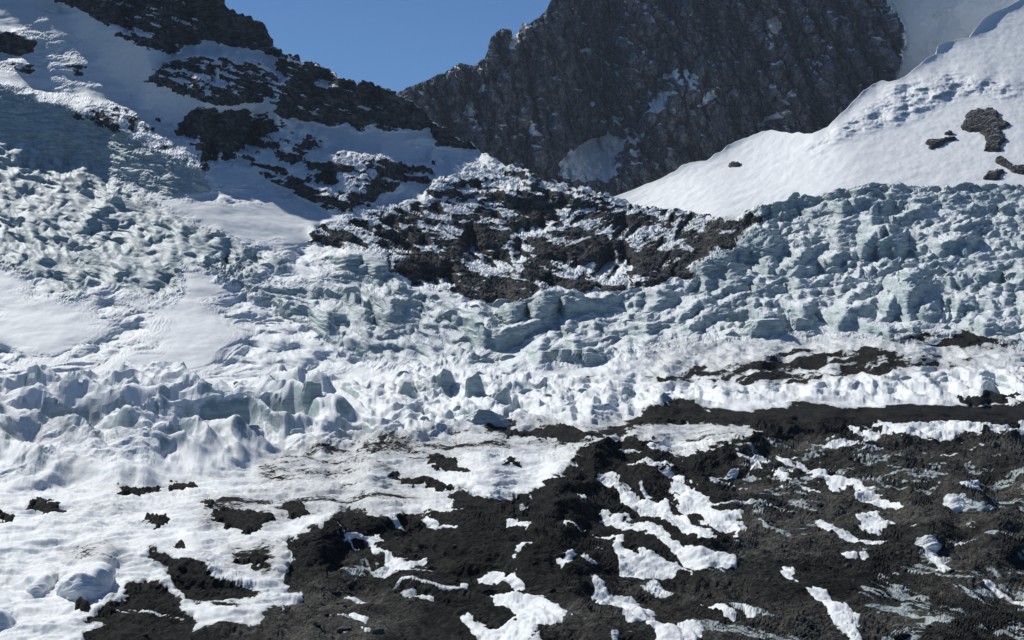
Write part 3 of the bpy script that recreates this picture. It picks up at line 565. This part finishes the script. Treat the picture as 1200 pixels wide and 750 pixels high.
def cell(a): return (a[:-1, :-1] + a[1:, 1:]) * .5
def A_regions():
    cx, cy = cell(A.PX), cell(A.ROW)
    f = lambda p: sample(raster(p), cx, cy) > .5
    mount = f([[(-220,-330),(-220,60),(0,100),(40,115),(100,140),(190,175),(240,210),(330,240),(362,268),(420,250),(520,235),(600,218),(640,208),(760,200),(760,-330)]])
    knoll = f(KNOLL) | ((cy < 262) & (cx > 640) & (cx < 868) & ~mount)
    up = f(ICE_UP) & ~mount
    right = f([[(575,368),(600,356),(640,346),(700,347),(760,342),(810,332),(830,305),(860,285),(872,276),(900,270),(868,252),(850,200),(1420,200),(1420,430),(1200,414),(1100,400),(1000,400),(900,400),(800,412),(700,430),(590,442),(545,432),(555,400)]]) & ~knoll & ~mount
    mid = f(ICE_MID) & ~right & ~knoll
    fore = cy > 475 + 8 * np.sin(cx / 60.)
    debm = (cell(A.deb) > .5) & fore
    live = ~(A.dead[:-1, :-1] & A.dead[1:, 1:])
    used = mount | knoll | up | right | mid
    slope = ~used & (cy < 453)
    out = [('mountain', mount), ('rock_hill', knoll & ~mount), ('upper_icefall', up), ('icefall', right), ('lower_icefall', mid), ('snow_slope', slope)]
    u = used | slope
    out += [('debris_ground', debm & ~u)]; u = u | debm
    out += [('glacier', ~u)]
    return [(n, q & live) for n, q in out]
BIG = [   # foot of the block in the survey photo, its width and height there, lean, label
 (14, 503, 62, 42, .1, 'massive flat-faced ice block at the left edge of the big serac row'),
 (62, 500, 66, 46, -.1, 'tall rounded ice block second from the left in the serac row'),
 (128, 496, 60, 30, .1, 'low wide ice block behind the sharp lit crest of the serac row'),
 (180, 486, 60, 34, 0, 'broad dark blue ice wall high in the serac row'),
 (216, 480, 30, 26, .3, 'rounded ice head at the right end of the broad dark blue wall'),
 (172, 558, 40, 52, .25, 'steep dark ice fin lowest in the serac row'),
 (224, 536, 62, 48, .3, 'wide leaning ice block in the middle of the serac row'),
 (276, 525, 26, 36, .3, 'narrow leaning ice block right of the wide leaning one'),
 (312, 522, 30, 40, .25, 'slim dark ice fin closing the serac row on the right'),
 (68, 556, 56, 28, .3, 'low rounded ice hump in front of the serac row'),
 (125, 566, 50, 26, .25, 'small ice hump at the foot of the dark ice fin'),
 (352, 474, 36, 28, 0, 'blunt ice tower behind the slim dark fin'),
 (323, 482, 9, 32, -.25, 'thin leaning ice needle standing beside the blunt tower'),
 (366, 503, 32, 26, .1, 'dark ice tooth in front of the blunt tower'),
 (476, 470, 26, 20, .1, 'grey ice cube in the broken mid glacier left of the paired blocks'),
 (524, 464, 26, 22, 0, 'left of the paired ice blocks in the broken mid glacier'),
 (555, 472, 26, 30, 0, 'right, taller of the paired ice blocks in the broken mid glacier'),
 (586, 482, 30, 22, .2, 'lit wedge of ice right of the taller paired block'),
 (568, 502, 60, 18, 0, 'long low ice wall with a dirty top in the mid glacier'),
 (666, 432, 26, 20, 0, 'squarish ice block, left of two at the rim of the snow flat'),
 (694, 431, 34, 18, 0, 'rounded ice block, right of two at the rim of the snow flat'),
 (898, 396, 52, 24, 0, 'pyramid-shaped ice mound alone on the snow under the right icefall'),
 (940, 390, 28, 14, 0, 'small ice hump beside the pyramid-shaped mound'),
 (1040, 311, 50, 28, 0, 'large fluted ice block in the middle of the right icefall'),
 (865, 322, 110, 46, .3, 'long smooth ice nose sliding past the rock hill'),
 (1075, 305, 30, 18, 0, 'smaller ice block beside the large fluted one'),
 (945, 300, 22, 22, 0, 'pointed ice tower at the head of the long smooth nose'),
 (620, 378, 70, 26, -.1, 'long blue ice rib directly under the rock hill'),
 (690, 366, 52, 18, 0, 'rounded ice shoulder under the right part of the rock hill'),
 (125, 256, 36, 34, .2, 'sharp shaded ice prism at the crest of the left icefall'),
 (85, 350, 46, 46, .3, 'jutting dark ice buttress low in the left icefall'),
 (112, 292, 40, 26, .1, 'dark ice block in the middle of the left icefall'),
 (205, 352, 30, 42, 0, 'deep blue ice cliff at the foot of the left icefall'),
]

def ice_blocks(taken):
    """each large block of the broken glacier is an object of its own, cut along its fractures"""
    cx, cy = cell(A.qx), cell(A.qy); out = []
    for px, row, wp, hp, lean, lab in BIG:
        u = (cx - px - lean * (row - cy)) / (wp * .56); v = (cy - (row - hp * .5)) / (hp * .62)
        sel = (np.abs(u) ** 3 + np.abs(v) ** 3 < 1) & ~taken
        taken |= sel; out.append((lab, sel))
    return out
SOLID = [b for b in BIG if any(w in b[5] for w in ('needle', 'pyramid', 'hump beside', 'squarish', 'right of two', 'paired', 'grey ice cube', 'long low ice wall', 'blunt'))]
BIG = [b for b in BIG if b not in SOLID]
regions = A_regions()
taken = np.zeros(regions[0][1].shape, bool)
for nm, sel in regions:
    if nm in ('rock_hill', 'mountain', 'debris_ground'): taken |= sel
hill = taken.copy(); blocks = ice_blocks(taken); taken &= ~hill
for lab, sel in blocks:
    o = submesh('serac', A.X, A.Y, A.Z, sel, MAT_NEAR, A.at)
    if o: tag(o, lab, 'ice block', 'large ice blocks of the glacier')
for nm, sel in regions:
    o = submesh(nm, A.X, A.Y, A.Z, sel & ~taken, MAT_NEAR, A.at)
    if o: tag(o, kind='structure')

# ground in front of the frame and the backs of the ridges, so that nothing ends in the open
def skirts():
    X, Y, Z = A.X, A.Y, A.Z
    fx = np.stack([X[0] * s for s in (1, .8, .5, .1, -.6)]); fy = np.stack([Y[0] * s for s in (1, .8, .5, .1, -.6)])
    fz = np.stack([Z[0] + q for q in (0, 0, -2, -4, -6)])
    z0 = np.zeros_like(fx)
    o = submesh('foreground', fx[:, ::6], fy[:, ::6], fz[:, ::6], np.ones((4, fx[:, ::6].shape[1] - 1), bool), MAT_NEAR, dict(rock=z0[:, ::6], ice=z0[:, ::6], deb=z0[:, ::6] + .8))
    tag(o, kind='structure')
    bx = np.stack([X[-1], X[-1] * 1.02, X[-1] * 1.05]); by = np.stack([Y[-1], Y[-1] * 1.02, Y[-1] * 1.05]); bz = np.stack([Z[-1], Z[-1] - 30, Z[-1] - 320])
    z0 = np.zeros_like(bx)
    o = submesh('ridge_back', bx, by, bz, np.ones((2, bx.shape[1] - 1), bool), MAT_NEAR, dict(rock=z0 + .8, ice=z0, deb=z0 - .5))
    tag(o, kind='structure')
skirts()

# ------------------------------------------------------------------ sheet B: right snow slope;  sheet W: rock mountain and upper glacier behind it
def finish(S, X, Y, Z, PX, ROW, D, dead, qx, qy):
    sx, sy, sz = normals(*[blur(a.astype(np.float32), 1) for a in (X, Y, Z)])
    S.__dict__.update(X=X, Y=Y, Z=Z, PX=PX, ROW=ROW, qx=qx, qy=qy, D=D, dead=dead, nx=sx, ny=sy, nz=sz)
    return sz
def f3at(X, Y, Z): return lambda s, o=4, sd=0, rd=False, gn=.5: fbm(X / s, Y / s, Z / s, o, sd, gn, rd)
def grid(x0, x1, dx, rows, sky):
    px = np.arange(x0, x1, dx, dtype=np.float32)
    top = np.interp(px, [q[0] for q in sky], [q[1] for q in sky]).astype(np.float32)
    RAW = np.repeat(rows.astype(np.float32)[:, None], len(px), 1)
    ROW = np.maximum(RAW, top[None, :])
    return np.repeat(px[None, :], len(rows), 0), ROW, RAW < top[None, :] - 2.5, top
def build_B():
    sky = [(640,262),(690,246),(715,232),(740,223),(770,211),(800,196),(815,191),(830,184),(850,172),(870,160),(890,154),(905,151),(918,155),(935,157),(950,155),(970,147),(985,130),(998,118),(1010,107),(1030,96),(1045,93),(1060,88),(1075,78),(1086,68),(1099,61),(1092,57),(1105,50),(1120,47),(1135,44),(1146,30),(1152,22),(1165,14),(1180,8),(1220,-14),(1420,-60)]
    jx = np.arange(640, 1421, 3.); jy = np.interp(jx, [q[0] for q in sky], [q[1] for q in sky]) + (5 * perlin(jx / 31, jx * 0 + .5, None, 161) + 2.5 * perlin(jx / 9, jx * 0 + .5, None, 163)) * sstep(735, 790, jx) * sstep(1180, 1010, jx)
    sky = list(zip(jx, jy))
    PX, ROW, dead, top = grid(640, 1421, 1.0, np.arange(285, -62, -.8), sky)
    cols = {640: [(285,2350),(242,2560),(200,2800)], 735: [(285,2300),(238,2500),(222,2650),(100,3000)], 850: [(285,2100),(240,2330),(180,2720),(100,3050)],
            1000: [(285,2080),(222,2270),(160,2600),(105,2900),(0,3350)], 1200: [(285,2080),(222,2270),(160,2540),(100,2850),(30,3250),(0,3420),(-60,3650)], 1420: [(285,2080),(222,2270),(160,2540),(100,2850),(30,3250),(0,3420),(-60,3650)]}
    D0 = np.maximum.accumulate(blur(knots_depth(cols, PX, ROW).astype(np.float32), 12, 8), axis=0)
    D0 = D0 + .5 * np.maximum(D0 - 2270, 0)
    X0, Y0, Z0 = unproject(PX, ROW, D0)
    wx = fbm(X0 / 30, Z0 / 20, None, 4, 111) * 7; wy = fbm(X0 / 30, Z0 / 20, None, 4, 115) * 4
    qx, qy = PX + wx, ROW + wy
    sli = field(SLOPE_ICE, qx, qy, 5)
    lg = sli * (3.4 * fbm(X0 / 60, Z0 / 11 - X0 / 60, None, 5, 129, .6) - .5) + .3 * fbm(X0 / 200, Z0 / 26 + X0 / 110, None, 4, 131)
    D = integrate(D0, np.exp(np.clip(lg, -2.5, 1.2)), .1, .12 + 0 * D0, 60 + 0 * D0)
    X, Y, Z = unproject(PX, ROW, D)
    nx, ny, nz = normals(*[blur(a.astype(np.float32), 3) for a in (X, Y, Z)])
    f3 = f3at(X, Y, Z)
    rel = 1.3 * f3(60, 5, 147) + sli * 5 * f3(30, 5, 149, True, .62) + 1.6 * fbm((X - .5 * Y) / 26, (Z + .5 * X) / 40, (Y + .4 * X) / 120, 4, 150, .55)
    rel = rel * (.15 + .85 * sstep(0, 8, ROW - top))
    X, Y, Z = X + nx * rel, Y + ny * rel, Z + nz * rel
    S = Sheet(); sz = finish(S, X, Y, Z, PX, ROW, D, dead, qx, qy)
    S.at = dict(rock=np.zeros_like(D), ice=np.clip(sli * (.35 + (.88 - sz) * 1.5) + (.82 - sz) * .5, 0, 1), deb=np.zeros_like(D) - .6)
    return S
def build_W():
    sky = [(425,125),(470,109),(482,101),(500,95),(512,88),(520,87),(540,75),(556,78),(562,74),(570,69),(573,58),(576,46),(581,38),(590,34),(597,36),(601,45),(606,40),(612,35),(614,28),(620,31),(628,24),(634,22),(640,12),(647,3),(650,-4),(660,-14),(700,-30),(760,-45),(960,-45),(1035,-40),(1060,-10),(1420,-8)]
    PX, ROW, dead, top = grid(425, 1421, 1.0, np.concatenate([np.arange(285, -10, -.8), np.arange(-10, -102, -3.)]), sky)
    D0 = np.full(ROW.shape, 0, np.float32) + (3900 - (PX - 735) * .25 + (285 - ROW) * 3.0)
    X0, Y0, Z0 = unproject(PX, ROW, D0)
    wx = fbm(X0 / 30, Z0 / 20, None, 4, 111) * 5; wy = fbm(X0 / 30, Z0 / 20, None, 4, 115) * 4
    qx, qy = PX + wx, ROW + wy
    jag = 7 * fbm(ROW / 14, PX / 60, None, 4, 157, .6)
    wall = field([[(400,-330),(1035,-330),(1035,0),(1040,12),(1050,26),(1057,45),(1057,58),(1048,78),(1040,120),(1040,300),(400,300)]], qx + jag, qy, 1)
    wsn = field(WALL_SNOW, qx, qy, 1); wf = field(WALL_FAINT, qx, qy, 5); spur = field(SPUR, qx, qy, 5)
    butt = fbm(X0 / 110 + Z0 / 500, Z0 / 420, None, 4, 121, .55, True)
    bench = fbm(X0 / 60 + Z0 / 90, Z0 / 45 - X0 / 120, None, 5, 125, .6)
    rib = fbm(X0 / 34 + Z0 / 260, Z0 / 110, None, 5, 135, .6, True)
    lg = wall * (np.log(.25) + .9 * bench + 1.6 * wsn) + (1 - wall) * (np.log(.17) + 1.5 * fbm(X0 / 90, Z0 / 25 + X0 / 120, None, 4, 127))
    D = D0.copy(); dd = np.diff(D0, axis=0); ww = wall[:, 1:-1]
    for j in range(len(D0) - 1):
        q = D[j] + dd[j] * np.exp(lg[j])
        q[1:-1] += (.05 + .33 * (1 - ww[j])) * (q[2:] + q[:-2] - 2 * q[1:-1]) * (np.abs(wall[j, 2:] - wall[j, :-2]) < .1)
        D[j + 1] = q
    D -= wall * (butt * 150 + 70 * rib) + spur * 70
    D += (1 - wall) * 160
    X, Y, Z = unproject(PX, ROW, D)
    nx, ny, nz = normals(*[blur(a.astype(np.float32), 3) for a in (X, Y, Z)])
    f3 = f3at(X, Y, Z)
    wc = worley(X / 60 + Z / 140, Z / 90 - X / 200, 15); wd = worley(X / 26 + Z / 90, Z / 40 - X / 100, 16)
    rel = wall * (17 * f3(70, 6, 141, True, .64) + 4.5 * f3(15, 4, 143, False, .6) + 9 * (wc[2] - .5) + 5 * (wd[2] - .5)) * (1 - .7 * wsn)
    rel += (1 - wall) * (8 * f3(80, 6, 147, True, .52))
    rel = rel * (.4 + .6 * sstep(0, 12, ROW - top))
    X, Y, Z = X + nx * rel, Y + ny * rel, Z + nz * rel
    S = Sheet(); sz = finish(S, X, Y, Z, PX, ROW, D, dead, qx, qy)
    a_rock = wall * (1.05 + np.minimum(.40 - sz, .15) * 1.3 - .5 * sstep(.16, .42, fbm(X / 36 + Z / 90, Z / 190, Y / 60, 4, 153, .5)) * sstep(.05, .35, f3(150, 3, 155)) - .42 * sstep(-.1, -.45, butt) * sstep(-.3, .1, rib) - 1.3 * wsn - .42 * wf + .16 * f3(25, 5, 151, False, .6))
    S.at = dict(rock=np.clip(a_rock, 0, 1.5), ice=np.clip((1 - wall) * (.12 + (.4 - sz) * .7), 0, 1), deb=np.zeros_like(D) - .6)
    S.wall = wall
    return S
B = build_B(); Wl = build_W()
live = lambda S: ~(S.dead[:-1, :-1] & S.dead[1:, 1:])
tag(submesh('snow_field', B.X, B.Y, B.Z, live(B), MAT_WALL, B.at), kind='structure')
wsel = cell(Wl.wall) > .5
tag(submesh('rock_mountain', Wl.X, Wl.Y, Wl.Z, live(Wl) & wsel, MAT_WALL, Wl.at), kind='structure')
tag(submesh('upper_glacier', Wl.X, Wl.Y, Wl.Z, live(Wl) & ~wsel, MAT_WALL, Wl.at), kind='structure')
def back(S, name):
    X, Y, Z = S.X[-1, ::4], S.Y[-1, ::4], S.Z[-1, ::4]
    bx = np.stack([X, X * 1.02, X * 1.06]); by = np.stack([Y, Y * 1.02, Y * 1.06]); bz = np.stack([Z, Z - 60, Z - 500]); z0 = np.zeros_like(bx)
    tag(submesh(name, bx, by, bz, np.ones((2, bx.shape[1] - 1), bool), MAT_WALL, dict(rock=z0 + .2, ice=z0, deb=z0 - .6)), kind='structure')
back(B, 'snow_field_back'); back(Wl, 'rock_mountain_back')

# ------------------------------------------------------------------ things lying on the ground: snow patches, gravel patches, outcrops
def overlay(S, poly, name, mat, thick, at, rough=1.0, blr=2, bump=0.0):
    """a lens of material whose thin rim dips into the ground, so its edge follows the ground's own roughness"""
    p = np.array(poly, np.float32)
    x0, y0 = p.min(0) - 14; x1, y1 = p.max(0) + 14
    sel = (S.qx > x0) & (S.qx < x1) & (S.qy > y0) & (S.qy < y1)
    j = np.where(sel.any(1))[0]; i = np.where(sel.any(0))[0]
    if len(j) < 3 or len(i) < 3: return None
    sl = (slice(j[0], j[-1] + 1), slice(i[0], i[-1] + 1))
    m = sample(blur(raster([poly]), blr, max(1, blr - 1)), S.qx[sl], S.qy[sl]); m = m / max(m.max(), .3)
    X, Y, Z, D = S.X[sl], S.Y[sl], S.Z[sl], S.D[sl]
    h = (m - .42) * thick * 2.2 + rough * .9 * thick * fbm(X / 4, Y / 7, Z / 5, 5, 171, .62)
    if bump: h = h + bump * sstep(.3, .9, m) * (.6 + .6 * fbm(X / 12, Y / 12, Z / 12, 4, 173, .55, True))
    V = (X + S.nx[sl] * h, Y + S.ny[sl] * h, Z + S.nz[sl] * h)
    f = (h[:-1, :-1] > -.12 * thick) | (h[1:, 1:] > -.12 * thick) | (h[:-1, 1:] > -.12 * thick) | (h[1:, :-1] > -.12 * thick)
    f = f & (m[:-1, :-1] > .02)
    if f.sum() < 3: return None
    sh = X.shape
    a = {k: np.full(sh, v, np.float32) for k, v in at.items()}
    if at['deb'] < 0 and not at['rock']: a['deb'] = np.where(True, .42 - 1.1 * sstep(-.1, .7, h / thick), 0).astype(np.float32)
    if at['rock']:
        vz = normals(*[q.astype(np.float32) for q in V])[2]
        a['rock'] = np.clip(.78 + (.80 - vz) * 1.6, 0, 1.3)
    return submesh(name, *V, f, mat, a)
for poly, lab in PATCH:
    o = overlay(A, poly, 'snow_patch', MAT_NEAR, .22, dict(rock=0, ice=.0, deb=-.25), 1.0, 3)
    if o: tag(o, lab, 'snow patch', 'snow patches on the dark debris')
for poly, lab in DEB_BLOB:
    o = overlay(A, poly, 'gravel_patch', MAT_NEAR, .8, dict(rock=0, ice=0, deb=.8), 2.6)
    if o: tag(o, lab, 'gravel patch', 'gravel patches lying on the snow')
for poly, lab in OUTCROP:
    o = overlay(B, poly, 'rock_outcrop', MAT_NEAR, 2.4, dict(rock=.95, ice=0, deb=-.6), 1.8, 1, 3.2)
    if o: tag(o, lab, 'rock outcrop', 'rock outcrops on the right snow slope')

# ------------------------------------------------------------------ ice blocks and boulders
def icosphere(sub):
    import bmesh
    bm = bmesh.new(); bmesh.ops.create_icosphere(bm, subdivisions=sub, radius=1.0)
    v = np.array([q.co[:] for q in bm.verts], np.float32); f = np.array([[q.index for q in p.verts] for p in bm.faces], np.int32); bm.free()
    return v, f
ICO = {k: icosphere(k) for k in (3, 4, 5)}
def block(name, loc, dims, seed, sub=4, kind='ice', lean=0., snow=.72):
    """an angular block: a ball cut by random planes, roughened; its snow cap lies where its own surface is flat"""
    q = np.random.default_rng(seed); v, f = ICO[sub]
    n = 15 if kind == 'ice' else 12
    pn = q.normal(size=(n, 3)); pn[:, 2] = np.abs(pn[:, 2]) * (.55 if kind == 'ice' else 1); pn /= np.linalg.norm(pn, axis=1)[:, None]
    pd = q.uniform(.62, 1.0, n)
    if kind == 'ice':
        a = q.uniform(-.7, .7); t = q.uniform(.12, .55)
        pn[0] = (math.sin(a) * .2, -1, t * .5); pn[1] = (math.sin(a) + .5, .6, t); pn[2] = (-1, -.2, t * 1.1); pn[3] = (1, -.3, .35)
        pn /= np.linalg.norm(pn, axis=1)[:, None]; pd[:4] = q.uniform(.5, .8, 4); pn[4] = (q.uniform(-.5, .5), q.uniform(-.1, .6), 1); pn[4] /= np.linalg.norm(pn[4]); pd[4] = q.uniform(.5, .95)
    c = v @ pn.T
    R = np.min(np.where(c > .05, pd[None, :] / np.maximum(c, .05), 1.6), axis=1)
    R = np.minimum(R, 1.25)
    P = v * R[:, None]
    o = seed * 3.7
    P = P + v * (fbm(P[:, 0] * 1.6 + o, P[:, 1] * 1.6, P[:, 2] * 1.6, 5, 181, .58) * (.20 if kind == 'ice' else .16))[:, None]
    P = P * np.array(dims, np.float32) * .5
    P[:, 0] += lean * P[:, 2]
    P[:, 2] += dims[2] * .18
    z0 = q.uniform(-.25, .25); ca, sa = math.cos(z0), math.sin(z0)
    P = np.stack([P[:, 0] * ca - P[:, 1] * sa, P[:, 0] * sa + P[:, 1] * ca, P[:, 2]], 1)
    e1 = P[f[:, 1]] - P[f[:, 0]]; e2 = P[f[:, 2]] - P[f[:, 0]]; fn = np.cross(e1, e2)
    vn = np.zeros_like(P); [np.add.at(vn, f[:, k], fn) for k in range(3)]
    vn /= np.linalg.norm(vn, axis=1)[:, None] + 1e-9
    if kind == 'ice': at = dict(rock=0 * R, ice=np.clip(.55 + (snow - vn[:, 2]) * 1.8, 0, 1), deb=0 * R - .5)
    else: at = dict(rock=.95 - .5 * (vn[:, 2] > .93) * 0, ice=0 * R, deb=0 * R - .6)
    at = {k: np.broadcast_to(np.asarray(a, np.float32), R.shape) for k, a in at.items()}
    ob = make_mesh(name, P, f, MAT_NEAR, at)
    ob.location = loc
    return ob
def ground_at(px, row, S=A):
    j = int(np.argmin(np.abs(S.ROW[:, 0] - row))) if False else None
    i = int(np.clip(round((px - S.PX[0, 0]) / (S.PX[0, 1] - S.PX[0, 0])), 0, S.PX.shape[1] - 1))
    j = int(np.argmin(np.abs(S.ROW[:, i] - row)))
    return (float(S.X[j, i]), float(S.Y[j, i]), float(S.Z[j, i])), float(S.D[j, i])
for k, (px, row, wp, hp, lean, lab) in enumerate(SOLID):
    p, d = ground_at(px, row - 2); m = d / F
    tag(block('serac', p, (wp * m * 1.15, wp * m * .8, hp * m * 1.35), 100 + k, 5, 'ice', lean), lab, 'ice block', 'large ice blocks of the glacier')
# smaller ones, everywhere in the icefalls
q = random.Random(5); spots = []
for zone, cnt, s0, s1, lab, grp in ((ICE_RIGHT, 70, 7, 16, 'small pale ice block jutting from the right icefall', 'small ice blocks of the right icefall'), (ICE_MID, 20, 6, 13, 'small snow-capped ice block in the lower middle icefall', 'small ice blocks of the middle icefall'),
                           (ICE_LEFT, 20, 7, 15, 'small ice block among the crevasses of the left icefall', 'small ice blocks of the left icefall'), (ICE_BAND, 40, 6, 14, 'small ice block on the broken glacier below the icefalls', 'small ice blocks of the lower glacier')):
    m = raster(zone); n = 0
    while n < cnt:
        px, row = q.uniform(-20, 1220), q.uniform(150, 545)
        if m[int(row) - MY0, int(px) - MX0] < .5 or any(abs(px - a) < 9 and abs(row - b) < 6 for a, b in spots): continue
        p, d = ground_at(px, row); mm = d / F; wp = q.uniform(s0, s1)
        tag(block('ice_block', p, (wp * mm * q.uniform(1.2, 2.2), wp * mm * .7, wp * mm * q.uniform(.5, .85)), 900 + len(spots), 3, 'ice', q.uniform(-.3, .3)), lab, 'ice block', grp)
        spots.append((px, row)); n += 1
m = raster(DEB_MAIN); n = 0
while n < 130:
    px = q.uniform(100, 1220); row = 490 + 270 * q.random() ** .8
    if m[int(row) - MY0, int(px) - MX0] < .5: continue
    p, d = ground_at(px, row); sz = min(q.uniform(.5, 1.1) * q.choice((1, 1, 1.5, 2.2)), 2.2)
    tag(block('boulder', (p[0], p[1], p[2] - .1 * sz), (sz * q.uniform(.9, 1.6), sz, sz * q.uniform(.7, 1.0)), 3000 + n, 3, 'rock'), 'dark angular boulder lying on the debris ground', 'boulder', 'boulders on the debris'); n += 1

# ------------------------------------------------------------------ light, sky, camera
AZ, EL = math.radians(-33), math.radians(37)      # the sun stands behind the mountains, to the left
L = bpy.data.lights.new('sun', 'SUN'); L.energy = 4.0; L.angle = math.radians(.5); L.color = (1, .985, .93)
lo = link(bpy.data.objects.new('sun', L))
from mathutils import Vector
sd = Vector((math.sin(AZ) * math.cos(EL), math.cos(AZ) * math.cos(EL), math.sin(EL)))
lo.rotation_euler = (-sd).to_track_quat('-Z', 'Y').to_euler(); lo.location = sd * 3000
w = bpy.data.worlds.new('World'); C.world = w; w.use_nodes = True
nt = w.node_tree; nt.nodes.clear()
st = nt.nodes.new('ShaderNodeTexSky'); st.sky_type = 'NISHITA'; st.sun_disc = False
st.sun_elevation = EL; st.sun_rotation = AZ; st.altitude = 3500; st.air_density = 1.3; st.dust_density = 0.1; st.ozone_density = 3.5
bg = nt.nodes.new('ShaderNodeBackground'); bg.inputs[1].default_value = .053
wo = nt.nodes.new('ShaderNodeOutputWorld')
tint = nt.nodes.new('ShaderNodeMix'); tint.data_type = 'RGBA'; tint.blend_type = 'MULTIPLY'; tint.inputs[0].default_value = 1; tint.inputs[7].default_value = (.60, .79, 1.0, 1)
nt.links.new(st.outputs[0], tint.inputs[6]); nt.links.new(tint.outputs[2], bg.inputs[0]); nt.links.new(bg.outputs[0], wo.inputs[0])
hm, hnt = nodes('haze_air'); hv = hnt.nodes.new('ShaderNodeVolumePrincipled'); ho = hnt.nodes.new('ShaderNodeOutputMaterial')
hv.inputs['Color'].default_value = (.62, .76, 1, 1); hv.inputs['Density'].default_value = 1.6e-5; hv.inputs['Anisotropy'].default_value = 0
hnt.links.new(hv.outputs[0], ho.inputs['Volume'])
hx = np.array([(x, y, z) for x in (-3200, 3200) for y in (-300, 5600) for z in (-900, 1500)], np.float32)
tag(make_mesh('haze', hx, [[0, 1, 3, 2], [4, 6, 7, 5], [0, 4, 5, 1], [2, 3, 7, 6], [0, 2, 6, 4], [1, 5, 7, 3]], hm, smooth=False), kind='stuff')
cam = bpy.data.cameras.new('camera'); co = link(bpy.data.objects.new('camera', cam))
cam.lens = 50; cam.sensor_width = 36; cam.clip_end = 20000; cam.clip_start = 1
co.location = (0, 0, 0); co.rotation_euler = (math.pi / 2, 0, 0)
C.camera = co
C.view_settings.view_transform = 'Standard'; C.view_settings.look = 'None'; C.view_settings.exposure = 0.26; C.view_settings.gamma = 1
C.view_settings.use_curve_mapping = False
